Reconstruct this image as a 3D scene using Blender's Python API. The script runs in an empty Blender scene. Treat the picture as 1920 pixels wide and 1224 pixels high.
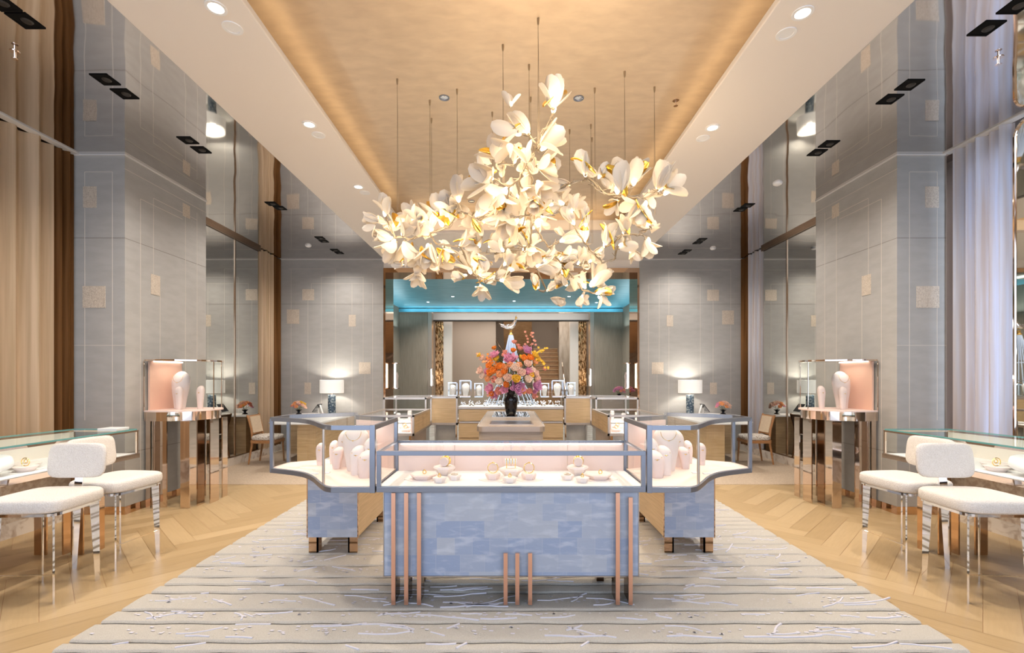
import bpy, bmesh, math, random
from mathutils import Vector, Matrix
R = math.radians
PI = math.pi
col = bpy.context.scene.collection
sc = bpy.context.scene
random.seed(7)

# ------------------------------------------------------------------ camera / world / exposure
F = 885.0            # focal length in pixels of a 1920 wide frame
CX, CY, CH = 958.0, 708.0, 1.45
cd = bpy.data.cameras.new('camera'); cam = bpy.data.objects.new('camera', cd); col.objects.link(cam)
cd.sensor_width = 36; cd.lens = F / 1920 * 36
cam.location = (0, 0, CH); cam.rotation_euler = (R(90), 0, 0)
cd.shift_x = 2 / 1920; cd.shift_y = 96 / 1920
cd.clip_start = 0.05
sc.camera = cam
sc.view_settings.view_transform = 'Standard'; sc.view_settings.look = 'None'
sc.view_settings.gamma = 1; sc.view_settings.use_curve_mapping = False
sc.view_settings.exposure = 0.46
sc.cycles.max_bounces = 9; sc.cycles.diffuse_bounces = 4; sc.cycles.glossy_bounces = 5
sc.cycles.transparent_max_bounces = 24; sc.cycles.transmission_bounces = 4
sc.cycles.sample_clamp_indirect = 6; sc.cycles.caustics_reflective = False; sc.cycles.caustics_refractive = False
w = bpy.data.worlds.new('world'); sc.world = w; w.use_nodes = True
w.node_tree.nodes['Background'].inputs[0].default_value = (0.72, 0.82, 1.0, 1)
w.node_tree.nodes['Background'].inputs[1].default_value = 1.0

def light(kind, name, loc, energy, color, size=0.1, size_y=None, rot=(0, 0, 0), spot=None, blend=0.6, spread=None):
    d = bpy.data.lights.new(name, kind); d.energy = energy; d.color = color
    if kind == 'AREA':
        d.size = size
        if size_y: d.shape = 'RECTANGLE'; d.size_y = size_y
        if spread: d.spread = spread
    elif kind == 'SPOT':
        d.shadow_soft_size = size; d.spot_size = spot or R(80); d.spot_blend = blend
    else: d.shadow_soft_size = size
    o = bpy.data.objects.new(name, d); o.location = loc; o.rotation_euler = rot; col.objects.link(o)
    return o
WARM = (1.0, 0.88, 0.74); WARM2 = (1.0, 0.74, 0.44); DAY = (0.62, 0.77, 1.0); NEUT = (1.0, 0.93, 0.87)
# added area light behind the viewer for assumed daylight; no glazing is built
light('AREA', 'assumed_rear_daylight', (0, -2.4, 2.1), 135, DAY, 8.6, 3.4, rot=(R(90), 0, 0))

# ------------------------------------------------------------------ helpers
def at(x, y, Y): return Vector(((x - CX) * Y / F, Y, CH - (y - CY) * Y / F))
def onz(x, y, z):
    Y = F * (CH - z) / (y - CY); return Vector(((x - CX) * Y / F, Y, z))

class MB:
    def __init__(s, sx=1): s.v = []; s.f = []; s.m = []; s.sm = []; s.sx = sx; s.uv = []; s.colr = []; s.hasuv = False
    def add(s, vs, fs, mi=0, smooth=False, uvs=None, c=0.0):
        b = len(s.v); s.v += [(p[0] * s.sx, p[1], p[2]) for p in vs]
        for k, f in enumerate(fs):
            s.f.append([b + i for i in f]); s.m.append(mi); s.sm.append(smooth)
            s.uv.append(uvs[k] if uvs else None); s.colr.append(c)
            if uvs: s.hasuv = True
        return s
    def box(s, x0, x1, y0, y1, z0, z1, mi=0):
        v = [(x0, y0, z0), (x1, y0, z0), (x1, y1, z0), (x0, y1, z0), (x0, y0, z1), (x1, y0, z1), (x1, y1, z1), (x0, y1, z1)]
        return s.add(v, [(0, 3, 2, 1), (4, 5, 6, 7), (0, 1, 5, 4), (1, 2, 6, 5), (2, 3, 7, 6), (3, 0, 4, 7)], mi)
    def bar(s, p, q, w=0.01, h=None, mi=0):
        p = Vector(p); q = Vector(q); h = h or w; d = (q - p).normalized()
        a = d.cross(Vector((0, 0, 1)))
        if a.length < 1e-3: a = Vector((1, 0, 0))
        a.normalize(); b = a.cross(d)
        v = []
        for c in (p, q):
            for i, j in ((-1, -1), (1, -1), (1, 1), (-1, 1)): v.append(c + a * i * w / 2 + b * j * h / 2)
        return s.add(v, [(0, 1, 2, 3), (7, 6, 5, 4), (0, 4, 5, 1), (1, 5, 6, 2), (2, 6, 7, 3), (3, 7, 4, 0)], mi)
    def tube(s, pts, r, n=8, mi=0, caps=True, closed=False):
        pts = [Vector(p) for p in pts]; N = len(pts)
        rs = r if isinstance(r, (list, tuple)) else [r] * N
        vs = []; up = Vector((0.13, 0.31, 0.94)).normalized()
        for i, p in enumerate(pts):
            if closed: d = pts[(i + 1) % N] - pts[i - 1]
            else: d = pts[min(i + 1, N - 1)] - pts[max(i - 1, 0)]
            if d.length < 1e-9: d = Vector((0, 0, 1))
            d.normalize(); a = d.cross(up)
            if a.length < 1e-3: a = d.cross(Vector((1, 0, 0)))
            a.normalize(); b = d.cross(a)
            for k in range(n):
                t = 2 * PI * k / n; vs.append(p + (a * math.cos(t) + b * math.sin(t)) * rs[i])
        fs = []
        for i in range(N if closed else N - 1):
            j = (i + 1) % N
            for k in range(n): fs.append((i * n + k, i * n + (k + 1) % n, j * n + (k + 1) % n, j * n + k))
        if caps and not closed: fs += [tuple(range(n)), tuple((N - 1) * n + k for k in range(n))]
        return s.add(vs, fs, mi, True)
    def lathe(s, c, prof, n=24, mi=0, ex=1.0, ey=1.0):
        vs = []; fs = []
        for (r, z) in prof:
            for k in range(n):
                t = 2 * PI * k / n; vs.append((c[0] + r * ex * math.cos(t), c[1] + r * ey * math.sin(t), c[2] + z))
        for i in range(len(prof) - 1):
            for k in range(n): fs.append((i * n + k, i * n + (k + 1) % n, (i + 1) * n + (k + 1) % n, (i + 1) * n + k))
        fs += [tuple(range(n)), tuple((len(prof) - 1) * n + k for k in range(n))]
        return s.add(vs, fs, mi, True)
    def prism(s, poly, z0, z1, mi=0):
        n = len(poly)
        v = [(p[0], p[1], z0) for p in poly] + [(p[0], p[1], z1) for p in poly]
        f = [tuple(range(n - 1, -1, -1)), tuple(range(n, 2 * n))] + [(i, (i + 1) % n, n + (i + 1) % n, n + i) for i in range(n)]
        return s.add(v, f, mi)
    def rail(s, pts, w, z0, z1, closed=False, mi=0, smooth=False):
        N = len(pts); P = [Vector((p[0], p[1])) for p in pts]; L = []; Rr = []
        for i in range(N):
            a = P[i - 1] if (i > 0 or closed) else None; b = P[(i + 1) % N] if (i < N - 1 or closed) else None
            d1 = (P[i] - a).normalized() if a is not None else None
            d2 = (b - P[i]).normalized() if b is not None else None
            d1 = d1 or d2; d2 = d2 or d1
            n1 = Vector((-d1.y, d1.x)); n2 = Vector((-d2.y, d2.x)); m = (n1 + n2)
            if m.length < 1e-4: m = n1
            m.normalize(); k = 1 / max(0.35, m.dot(n1))
            L.append(P[i] + m * w / 2 * k); Rr.append(P[i] - m * w / 2 * k)
        v = []
        for i in range(N):
            v += [(L[i].x, L[i].y, z0), (Rr[i].x, Rr[i].y, z0), (Rr[i].x, Rr[i].y, z1), (L[i].x, L[i].y, z1)]
        f = []
        for i in range(N if closed else N - 1):
            j = (i + 1) % N
            for k in range(4): f.append((4 * i + k, 4 * j + k, 4 * j + (k + 1) % 4, 4 * i + (k + 1) % 4))
        if not closed: f += [(0, 1, 2, 3), (4 * N - 1, 4 * N - 2, 4 * N - 3, 4 * N - 4)]
        return s.add(v, f, mi, smooth)
    def sphere(s, c, r, n=12, m=8, mi=0, sc3=(1, 1, 1), rot=None):
        vs = []; fs = []
        for i in range(m + 1):
            ph = PI * i / m
            for k in range(n):
                t = 2 * PI * k / n
                p = Vector((r * sc3[0] * math.sin(ph) * math.cos(t), r * sc3[1] * math.sin(ph) * math.sin(t), r * sc3[2] * math.cos(ph)))
                if rot is not None: p = rot @ p
                vs.append(Vector(c) + p)
        for i in range(m):
            for k in range(n): fs.append((i * n + k, i * n + (k + 1) % n, (i + 1) * n + (k + 1) % n, (i + 1) * n + k))
        return s.add(vs, fs, mi, True)
    def rbox(s, c, hx, hy, hz, r=0.02, n=5, mi=0, rot=None, pw=None):
        # rounded cushion: superellipsoid
        vs = []; fs = []; A = 28; B = 14; e = pw or 0.35
        def sp(a, p): return math.copysign(abs(a) ** p, a)
        for i in range(B + 1):
            ph = -PI / 2 + PI * i / B
            for k in range(A):
                t = 2 * PI * k / A
                p = Vector((hx * sp(math.cos(ph), r) * sp(math.cos(t), e), hy * sp(math.cos(ph), r) * sp(math.sin(t), e), hz * sp(math.sin(ph), 0.5)))
                if rot is not None: p = rot @ p
                vs.append(Vector(c) + p)
        for i in range(B):
            for k in range(A): fs.append((i * A + k, i * A + (k + 1) % A, (i + 1) * A + (k + 1) % A, (i + 1) * A + k))
        return s.add(vs, fs, mi, True)
    def build(s, name, mats, parent=None, bevel=0, recalc=True, label=None):
        if not isinstance(mats, (list, tuple)): mats = [mats]
        org = Vector((0, 0, 0))
        if parent is not None: org = Vector(parent['_o']) if '_o' in parent else org
        elif s.v:
            xs = [p[0] for p in s.v]; ys = [p[1] for p in s.v]
            org = Vector(((min(xs) + max(xs)) / 2, (min(ys) + max(ys)) / 2, min(p[2] for p in s.v)))
        me = bpy.data.meshes.new(name)
        me.from_pydata([(p[0] - org.x, p[1] - org.y, p[2] - org.z) for p in s.v], [], s.f)
        me.polygons.foreach_set('material_index', s.m); me.polygons.foreach_set('use_smooth', s.sm)
        if s.hasuv:
            uvl = me.uv_layers.new(name='UVMap'); ca = me.attributes.new('tone', 'FLOAT', 'FACE')
            for i, p in enumerate(me.polygons):
                ca.data[i].value = s.colr[i]
                if s.uv[i]:
                    for k, li in enumerate(p.loop_indices): uvl.data[li].uv = s.uv[i][k]
        elif any(s.colr):
            ca = me.attributes.new('tone', 'FLOAT', 'FACE')
            for i in range(len(s.f)): ca.data[i].value = s.colr[i]
        for m in mats: me.materials.append(m)
        if recalc:
            b = bmesh.new(); b.from_mesh(me); bmesh.ops.recalc_face_normals(b, faces=b.faces); b.to_mesh(me); b.free()
        if any(s.sm): me.set_sharp_from_angle(angle=R(42))
        o = bpy.data.objects.new(name, me); col.objects.link(o)
        if parent is None: o.location = org
        else:
            o.parent = parent
            o['_o'] = tuple(org)
        if bevel:
            md = o.modifiers.new('bevel', 'BEVEL'); md.width = bevel; md.segments = 2; md.limit_method = 'ANGLE'
        if label: o['label'] = label
        return o

def tag(o, label, cat, group=None, kind=None):
    if label: o['label'] = label
    if cat: o['category'] = cat
    if group: o['group'] = group
    if kind: o['kind'] = kind
    return o
def thing(name, loc, label, cat, group=None):
    o = bpy.data.objects.new(name, None); o.empty_display_size = 0.1; col.objects.link(o)
    o.location = loc; o['_o'] = tuple(loc); return tag(o, label, cat, group)
def struct(o): o['kind'] = 'structure'; return o
def copy_tree(o, parent=None):
    c = o.copy(); col.objects.link(c)
    if parent is not None: c.parent = parent
    for ch in list(o.children): copy_tree(ch, c)
    return c

# ------------------------------------------------------------------ materials
def mat(name, base, rough=0.5, metal=0.0, **kw):
    m = bpy.data.materials.new(name); m.use_nodes = True; b = m.node_tree.nodes['Principled BSDF']
    b.inputs['Base Color'].default_value = (*base, 1); b.inputs['Roughness'].default_value = rough
    b.inputs['Metallic'].default_value = metal
    for k, v in kw.items():
        i = b.inputs[k.replace('_', ' ')]
        i.default_value = (*v, 1) if isinstance(v, tuple) else v
    return m
def nd(m, t, **kw):
    n = m.node_tree.nodes.new(t)
    for k, v in kw.items(): setattr(n, k, v)
    return n
def lk(m, a, b): m.node_tree.links.new(a, b)
def noisecol(m, c1, c2, scale=(5, 5, 5), nscale=4.0, detail=4, coord='Object', bump=0.0, lo=0.35, hi=0.65, dist=0.0):
    b = m.node_tree.nodes['Principled BSDF']
    tc = nd(m, 'ShaderNodeTexCoord'); mp = nd(m, 'ShaderNodeMapping'); mp.inputs['Scale'].default_value = scale
    no = nd(m, 'ShaderNodeTexNoise'); no.inputs['Scale'].default_value = nscale; no.inputs['Detail'].default_value = detail
    no.inputs['Distortion'].default_value = dist
    cr = nd(m, 'ShaderNodeValToRGB'); cr.color_ramp.elements[0].position = lo; cr.color_ramp.elements[1].position = hi
    cr.color_ramp.elements[0].color = (*c1, 1); cr.color_ramp.elements[1].color = (*c2, 1)
    lk(m, tc.outputs[coord], mp.inputs['Vector']); lk(m, mp.outputs[0], no.inputs['Vector']); lk(m, no.outputs['Fac'], cr.inputs['Fac'])
    lk(m, cr.outputs['Color'], b.inputs['Base Color'])
    if bump:
        bp = nd(m, 'ShaderNodeBump'); bp.inputs['Strength'].default_value = bump; bp.inputs['Distance'].default_value = 0.01
        lk(m, no.outputs['Fac'], bp.inputs['Height']); lk(m, bp.outputs[0], b.inputs['Normal'])
    return m
def emis(name, c, s):
    m = mat(name, (0.8, 0.8, 0.8)); b = m.node_tree.nodes['Principled BSDF']
    b.inputs['Emission Color'].default_value = (*c, 1); b.inputs['Emission Strength'].default_value = s; return m
def glass(name, tint=(0.98, 0.99, 0.99), refl=1.0, amt=0.55):
    m = bpy.data.materials.new(name); m.use_nodes = True; nt = m.node_tree; nt.nodes.clear()
    o = nt.nodes.new('ShaderNodeOutputMaterial'); mx = nt.nodes.new('ShaderNodeMixShader')
    t = nt.nodes.new('ShaderNodeBsdfTransparent'); t.inputs[0].default_value = (*tint, 1)
    g = nt.nodes.new('ShaderNodeBsdfGlossy'); g.inputs['Roughness'].default_value = 0.0; g.inputs['Color'].default_value = (refl, refl, refl, 1)
    # one reflection per pane: only its outward faces reflect
    ge = nt.nodes.new('ShaderNodeNewGeometry'); im = nt.nodes.new('ShaderNodeMath'); im.operation = 'MULTIPLY_ADD'
    im.inputs[1].default_value = -amt; im.inputs[2].default_value = amt
    nt.links.new(ge.outputs['Backfacing'], im.inputs[0])
    lw = nt.nodes.new('ShaderNodeLayerWeight'); lw.inputs['Blend'].default_value = 0.15
    mu = nt.nodes.new('ShaderNodeMath'); mu.operation = 'MULTIPLY'; nt.links.new(lw.outputs['Fresnel'], mu.inputs[0]); nt.links.new(im.outputs[0], mu.inputs[1])
    nt.links.new(mu.outputs[0], mx.inputs[0])
    nt.links.new(t.outputs[0], mx.inputs[1]); nt.links.new(g.outputs[0], mx.inputs[2]); nt.links.new(mx.outputs[0], o.inputs[0])
    return m

M = {}
M['wall'] = noisecol(mat('wall_fabric', (0.4, 0.36, 0.32), 0.62), (0.43, 0.41, 0.38), (0.47, 0.45, 0.42), (1, 1, 3), 5, 7, 'Object', 0.02)
M['wall_cool'] = M['wall']
M['line'] = mat('inlay_line', (0.66, 0.60, 0.53), 0.5)
M['seam'] = mat('panel_seam', (0.27, 0.24, 0.21), 0.6)
def goldtile():
    m = mat('gold_tile', (0.66, 0.52, 0.38), 0.45, 0.15)
    return noisecol(m, (0.58, 0.48, 0.38), (0.76, 0.66, 0.54), (1, 1, 1), 95, 3, 'Object', 0.3, 0.35, 0.62)
M['tile'] = goldtile()
M['cream'] = mat('cream_paint', (0.84, 0.76, 0.68), 0.5)
M['lacquer'] = mat('mirror_lacquer', (0.74, 0.71, 0.69), 0.035, 1.0)
def wavy(m, s=1.3, st=0.04):
    b = m.node_tree.nodes['Principled BSDF']; tc = nd(m, 'ShaderNodeTexCoord'); no = nd(m, 'ShaderNodeTexNoise')
    no.inputs['Scale'].default_value = s; no.inputs['Detail'].default_value = 1
    bp = nd(m, 'ShaderNodeBump'); bp.inputs['Strength'].default_value = st; bp.inputs['Distance'].default_value = 0.1
    lk(m, tc.outputs['Object'], no.inputs['Vector']); lk(m, no.outputs['Fac'], bp.inputs['Height']); lk(m, bp.outputs[0], b.inputs['Normal']); return m
wavy(M['lacquer'], 1.6, 0.035)
M['mirror'] = mat('wall_mirror', (0.70, 0.70, 0.66), 0.01, 1.0)
M['bronze'] = mat('bronze_mirror', (0.66, 0.44, 0.28), 0.06, 1.0)
M['bronzed'] = mat('dark_bronze', (0.30, 0.20, 0.13), 0.15, 1.0)
M['rosegold'] = mat('rose_gold_polished', (0.78, 0.65, 0.56), 0.05, 1.0)
M['steel'] = mat('brushed_steel', (0.25, 0.265, 0.31), 0.3, 0.75)  # blue of reflected daylight is mixed into the base colour
M['steelw'] = mat('warm_steel', (0.52, 0.45, 0.39), 0.3, 0.75)
M['chrome'] = mat('chrome', (0.86, 0.86, 0.88), 0.04, 1.0)
M['copper'] = mat('copper', (0.86, 0.48, 0.33), 0.32, 0.9)
M['black'] = mat('black_metal', (0.004, 0.004, 0.004), 0.7, 0, Specular_IOR_Level=0.1)
M['dark'] = mat('dark_gap', (0.02, 0.016, 0.013), 0.5)
M['glass'] = glass('clear_glass')
M['glassg'] = glass('green_edge_glass', (0.94, 0.98, 0.97)); M['gedge'] = mat('green_glass_edge', (0.16, 0.42, 0.40), 0.15)
M['pink'] = mat('pink_suede', (0.90, 0.70, 0.62), 0.8)
M['pinkl'] = mat('blush_deck', (0.90, 0.74, 0.66), 0.8)
M['pinkd'] = mat('peach_panel', (0.90, 0.56, 0.42), 0.7)
M['deck'] = mat('white_deck', (0.78, 0.75, 0.73), 0.7)
M['bust'] = mat('blush_leather', (0.82, 0.66, 0.60), 0.5)
M['busth'] = mat('pale_leather', (0.85, 0.74, 0.69), 0.5)
M['gold'] = mat('gold', (0.95, 0.66, 0.22), 0.18, 1.0)
M['goldp'] = mat('gold_petal', (0.95, 0.62, 0.12), 0.12, 1.0)
M['silver'] = mat('silver_gem', (0.9, 0.9, 0.95), 0.08, 1.0)
M['ivory'] = noisecol(mat('ivory_boucle', (0.80, 0.74, 0.68), 0.9), (0.74, 0.68, 0.62), (0.86, 0.81, 0.76), (1, 1, 1), 160, 3, 'Object', 0.5)
def wood(name, c1, c2, rough=0.45, sc3=(2, 30, 2), nscale=2.0):
    return noisecol(mat(name, c1, rough), c1, c2, sc3, nscale, 5, 'Object', 0.02, 0.3, 0.7)
M['oak'] = wood('golden_oak', (0.50, 0.33, 0.16), (0.66, 0.46, 0.25), 0.42, (1.2, 1.2, 18), 3)
M['oakh'] = wood('oak_horizontal', (0.50, 0.34, 0.17), (0.64, 0.45, 0.25), 0.42, (1.5, 1.5, 26), 2.5)
M['greige'] = wood('greige_oak', (0.36, 0.29, 0.23), (0.46, 0.38, 0.31), 0.35, (1.5, 1.5, 22), 3)
M['walnut'] = wood('warm_walnut', (0.40, 0.19, 0.075), (0.52, 0.27, 0.12), 0.35, (3, 3, 14), 4)
M['stairw'] = wood('stair_walnut', (0.30, 0.16, 0.07), (0.42, 0.24, 0.11), 0.4, (3, 3, 14), 2)
M['stairl'] = wood('stair_oak_tread', (0.42, 0.26, 0.13), (0.52, 0.34, 0.18), 0.4, (3, 3, 14), 2)
M['cane'] = noisecol(mat('cane_linen', (0.7, 0.55, 0.38), 0.8), (0.62, 0.48, 0.33), (0.74, 0.60, 0.44), (1, 1, 1), 90, 2)
M['seatf'] = noisecol(mat('patterned_cotton', (0.7, 0.65, 0.58), 0.9), (0.40, 0.30, 0.22), (0.80, 0.74, 0.66), (1, 1, 1), 38, 4, 'Object', 0, 0.38, 0.50)
M['stone'] = noisecol(mat('veined_stone', (0.7, 0.6, 0.5), 0.4), (0.52, 0.42, 0.33), (0.78, 0.71, 0.63), (1, 1, 1), 9, 9, 'Object', 0.1, 0.36, 0.52, 1.0)
M['stonep'] = noisecol(mat('peach_stone', (0.7, 0.6, 0.5), 0.6), (0.62, 0.46, 0.33), (0.84, 0.72, 0.58), (1, 1, 1), 30, 6, 'Object', 0.6, 0.36, 0.6)
M['carpet'] = noisecol(mat('beige_carpet', (0.55, 0.42, 0.3), 0.95), (0.52, 0.40, 0.29), (0.64, 0.51, 0.38), (1, 1, 1), 60, 4, 'Object', 0.3)
M['white'] = mat('white_paint', (0.86, 0.84, 0.82), 0.4)
M['blackg'] = mat('black_glaze', (0.006, 0.006, 0.008), 0.12)
M['teal'] = noisecol(mat('teal_plaster', (0.1, 0.4, 0.42), 0.35), (0.10, 0.37, 0.50), (0.17, 0.47, 0.60), (1, 3, 1), 2.2, 6, 'Object', 0.05)
M['panelw'] = noisecol(mat('taupe_linen', (0.25, 0.22, 0.18), 0.7), (0.235, 0.20, 0.155), (0.30, 0.26, 0.205), (30, 30, 1), 3, 3, 'Object')
M['beigew'] = mat('beige_plaster', (0.50, 0.41, 0.33), 0.8)
M['mrbl'] = noisecol(mat('beige_marble', (0.6, 0.5, 0.4), 0.3), (0.42, 0.34, 0.26), (0.60, 0.52, 0.43), (3, 3, 0.7), 3, 6, 'Object')
M['marblef'] = noisecol(mat('grey_marble', (0.6, 0.58, 0.55), 0.2), (0.48, 0.45, 0.41), (0.66, 0.63, 0.58), (1, 1, 1), 3, 6, 'Object')
M['shade'] = mat('lamp_linen', (0.88, 0.85, 0.80), 0.8, 0, Emission_Color=(1.0, 0.93, 0.83), Emission_Strength=0.35)
M['lampbase'] = noisecol(mat('blue_mosaic', (0.1, 0.15, 0.2), 0.25), (0.045, 0.075, 0.11), (0.40, 0.45, 0.46), (1, 1, 1), 28, 3, 'Object', 0.4, 0.5, 0.68)
M['screen'] = mat('dark_screen', (0.015, 0.015, 0.02), 0.15)
M['lens'] = emis('downlight_lens', (1.0, 0.88, 0.72), 5.0)
M['lensc'] = emis('cool_downlight_lens', (0.9, 0.95, 1.0), 2.5)
M['led'] = emis('led_strip', (1.0, 0.92, 0.84), 3.0)
M['bulb'] = emis('magnolia_bulb', (1.0, 0.82, 0.56), 9.0)
M['branch'] = mat('champagne_branch', (0.30, 0.24, 0.17), 0.45, 0.6)
M['cable'] = mat('cable', (0.35, 0.27, 0.18), 0.4, 0.8)
M['trimw'] = mat('pale_trim', (0.78, 0.74, 0.70), 0.4)

# petals: bisque that lets the bulb light through
def petal_mat():
    m = bpy.data.materials.new('magnolia_petal'); m.use_nodes = True; nt = m.node_tree; nt.nodes.clear()
    o = nt.nodes.new('ShaderNodeOutputMaterial'); mx = nt.nodes.new('ShaderNodeMixShader'); mx.inputs[0].default_value = 0.42
    d = nt.nodes.new('ShaderNodeBsdfPrincipled'); d.inputs['Base Color'].default_value = (0.82, 0.785, 0.73, 1); d.inputs['Roughness'].default_value = 0.45
    t = nt.nodes.new('ShaderNodeBsdfTranslucent'); t.inputs[0].default_value = (0.95, 0.83, 0.64, 1)
    nt.links.new(d.outputs[0], mx.inputs[1]); nt.links.new(t.outputs[0], mx.inputs[2]); nt.links.new(mx.outputs[0], o.inputs[0]); return m
M['petal'] = petal_mat()
def cloth(name, c1, c2, tl=0.25, scale=(9, 9, 0.25)):
    m = bpy.data.materials.new(name); m.use_nodes = True; nt = m.node_tree; nt.nodes.clear()
    o = nt.nodes.new('ShaderNodeOutputMaterial'); mx = nt.nodes.new('ShaderNodeMixShader'); mx.inputs[0].default_value = tl
    d = nt.nodes.new('ShaderNodeBsdfDiffuse'); t = nt.nodes.new('ShaderNodeBsdfTranslucent')
    tc = nt.nodes.new('ShaderNodeTexCoord'); mp = nt.nodes.new('ShaderNodeMapping'); mp.inputs['Scale'].default_value = scale
    no = nt.nodes.new('ShaderNodeTexNoise'); no.inputs['Scale'].default_value = 2.2; no.inputs['Detail'].default_value = 3
    cr = nt.nodes.new('ShaderNodeValToRGB'); e = cr.color_ramp.elements; e[0].position = 0.35; e[1].position = 0.65; e[0].color = (*c1, 1); e[1].color = (*c2, 1)
    l = nt.links.new; l(tc.outputs['Object'], mp.inputs[0]); l(mp.outputs[0], no.inputs[0]); l(no.outputs[0], cr.inputs[0])
    l(cr.outputs[0], d.inputs[0]); l(cr.outputs[0], t.inputs[0]); l(d.outputs[0], mx.inputs[1]); l(t.outputs[0], mx.inputs[2]); l(mx.outputs[0], o.inputs[0]); return m
M['curtain'] = cloth('tan_sheer', (0.56, 0.41, 0.26), (0.72, 0.55, 0.38))
M['curtaind'] = cloth('brown_drape', (0.10, 0.045, 0.015), (0.19, 0.09, 0.035), 0.05)
M['sheer'] = cloth('pearl_sheer', (0.72, 0.64, 0.60), (0.80, 0.82, 0.90), 0.45)
M['gold_ceiling'] = noisecol(mat('gold_leaf_plaster', (0.62, 0.46, 0.28), 0.40, 0.5), (0.60, 0.46, 0.32), (0.72, 0.57, 0.40), (1, 2.2, 1), 5, 9, 'Object', 0.04, 0.25, 0.75, 0.3)

def selenite():
    m = mat('selenite_tiles', (0.7, 0.74, 0.82), 0.28); b = m.node_tree.nodes['Principled BSDF']
    b.inputs['Subsurface Weight'].default_value = 0.0
    tc = nd(m, 'ShaderNodeTexCoord'); sp = nd(m, 'ShaderNodeSeparateXYZ'); cb = nd(m, 'ShaderNodeCombineXYZ'); ad = nd(m, 'ShaderNodeMath', operation='ADD')
    lk(m, tc.outputs['Object'], sp.inputs[0]); lk(m, sp.outputs[0], ad.inputs[0]); lk(m, sp.outputs[1], ad.inputs[1])
    lk(m, ad.outputs[0], cb.inputs[0]); lk(m, sp.outputs[2], cb.inputs[1])
    br = nd(m, 'ShaderNodeTexBrick'); br.inputs['Scale'].default_value = 1.0; br.inputs['Brick Width'].default_value = 0.155; br.inputs['Row Height'].default_value = 0.108
    br.inputs['Mortar Size'].default_value = 0.0012; br.offset = 0.37; br.squash = 0.72; br.squash_frequency = 3
    br.inputs['Color1'].default_value = (0.32, 0.38, 0.52, 1); br.inputs['Color2'].default_value = (0.47, 0.49, 0.54, 1); br.inputs['Mortar'].default_value = (0.48, 0.50, 0.56, 1)  # tile colours carry the blue of the daylight falling on the stone
    lk(m, cb.outputs[0], br.inputs['Vector'])
    mp = nd(m, 'ShaderNodeMapping'); mp.inputs['Scale'].default_value = (5, 16, 1); mp.inputs['Rotation'].default_value = (0, 0, 0.6); lk(m, cb.outputs[0], mp.inputs[0])
    no = nd(m, 'ShaderNodeTexNoise'); no.inputs['Scale'].default_value = 1.5; no.inputs['Detail'].default_value = 8; no.inputs['Distortion'].default_value = 0.35; lk(m, mp.outputs[0], no.inputs[0])
    cr = nd(m, 'ShaderNodeValToRGB'); cr.color_ramp.elements[0].position = 0.50; cr.color_ramp.elements[1].position = 0.68; lk(m, no.outputs[0], cr.inputs[0])
    mx = nd(m, 'ShaderNodeMix', data_type='RGBA'); mx.inputs[7].default_value = (0.66, 0.67, 0.72, 1)
    mu = nd(m, 'ShaderNodeMath', operation='MULTIPLY'); mu.inputs[1].default_value = 0.5; lk(m, cr.outputs[0], mu.inputs[0])
    lk(m, mu.outputs[0], mx.inputs[0]); lk(m, br.outputs[0], mx.inputs[6]); lk(m, mx.outputs[2], b.inputs['Base Color'])
    bp = nd(m, 'ShaderNodeBump'); bp.inputs['Strength'].default_value = 0.25; bp.inputs['Distance'].default_value = 0.01
    lk(m, no.outputs[0], bp.inputs['Height']); lk(m, bp.outputs[0], b.inputs['Normal']); return m
M['selenite'] = selenite()
def plank_mat():
    m = mat('oak_planks', (0.6, 0.42, 0.24), 0.42); b = m.node_tree.nodes['Principled BSDF']
    uv = nd(m, 'ShaderNodeUVMap'); mp = nd(m, 'ShaderNodeMapping'); mp.inputs['Scale'].default_value = (2.2, 26, 1)
    no = nd(m, 'ShaderNodeTexNoise'); no.inputs['Scale'].default_value = 2.0; no.inputs['Detail'].default_value = 6; no.inputs['Distortion'].default_value = 0.6
    lk(m, uv.outputs[0], mp.inputs[0]); lk(m, mp.outputs[0], no.inputs[0])
    at_ = nd(m, 'ShaderNodeAttribute', attribute_name='tone')
    ad = nd(m, 'ShaderNodeMath', operation='MULTIPLY_ADD'); ad.inputs[1].default_value = 0.45; lk(m, no.outputs[0], ad.inputs[0]); lk(m, at_.outputs['Fac'], ad.inputs[2])
    cr = nd(m, 'ShaderNodeValToRGB'); e = cr.color_ramp.elements; e[0].position = 0.15; e[1].position = 0.95; e[0].color = (0.46, 0.31, 0.15, 1); e[1].color = (0.66, 0.475, 0.26, 1)
    lk(m, ad.outputs[0], cr.inputs[0]); lk(m, cr.outputs[0], b.inputs['Base Color']); return m
M['planks'] = plank_mat()
M['rug'] = noisecol(mat('rug_pile', (0.6, 0.55, 0.48), 0.95), (0.53, 0.49, 0.43), (0.62, 0.58, 0.52), (1, 1, 1), 220, 2, 'Object', 0.4)
M['rugd'] = mat('rug_groove_shade', (0.21, 0.175, 0.135), 0.95)  # brown groove lines, with each band's far-edge shadow darkened into the colour
M['rugl'] = mat('rug_twig', (0.72, 0.70, 0.77), 0.85)

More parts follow.
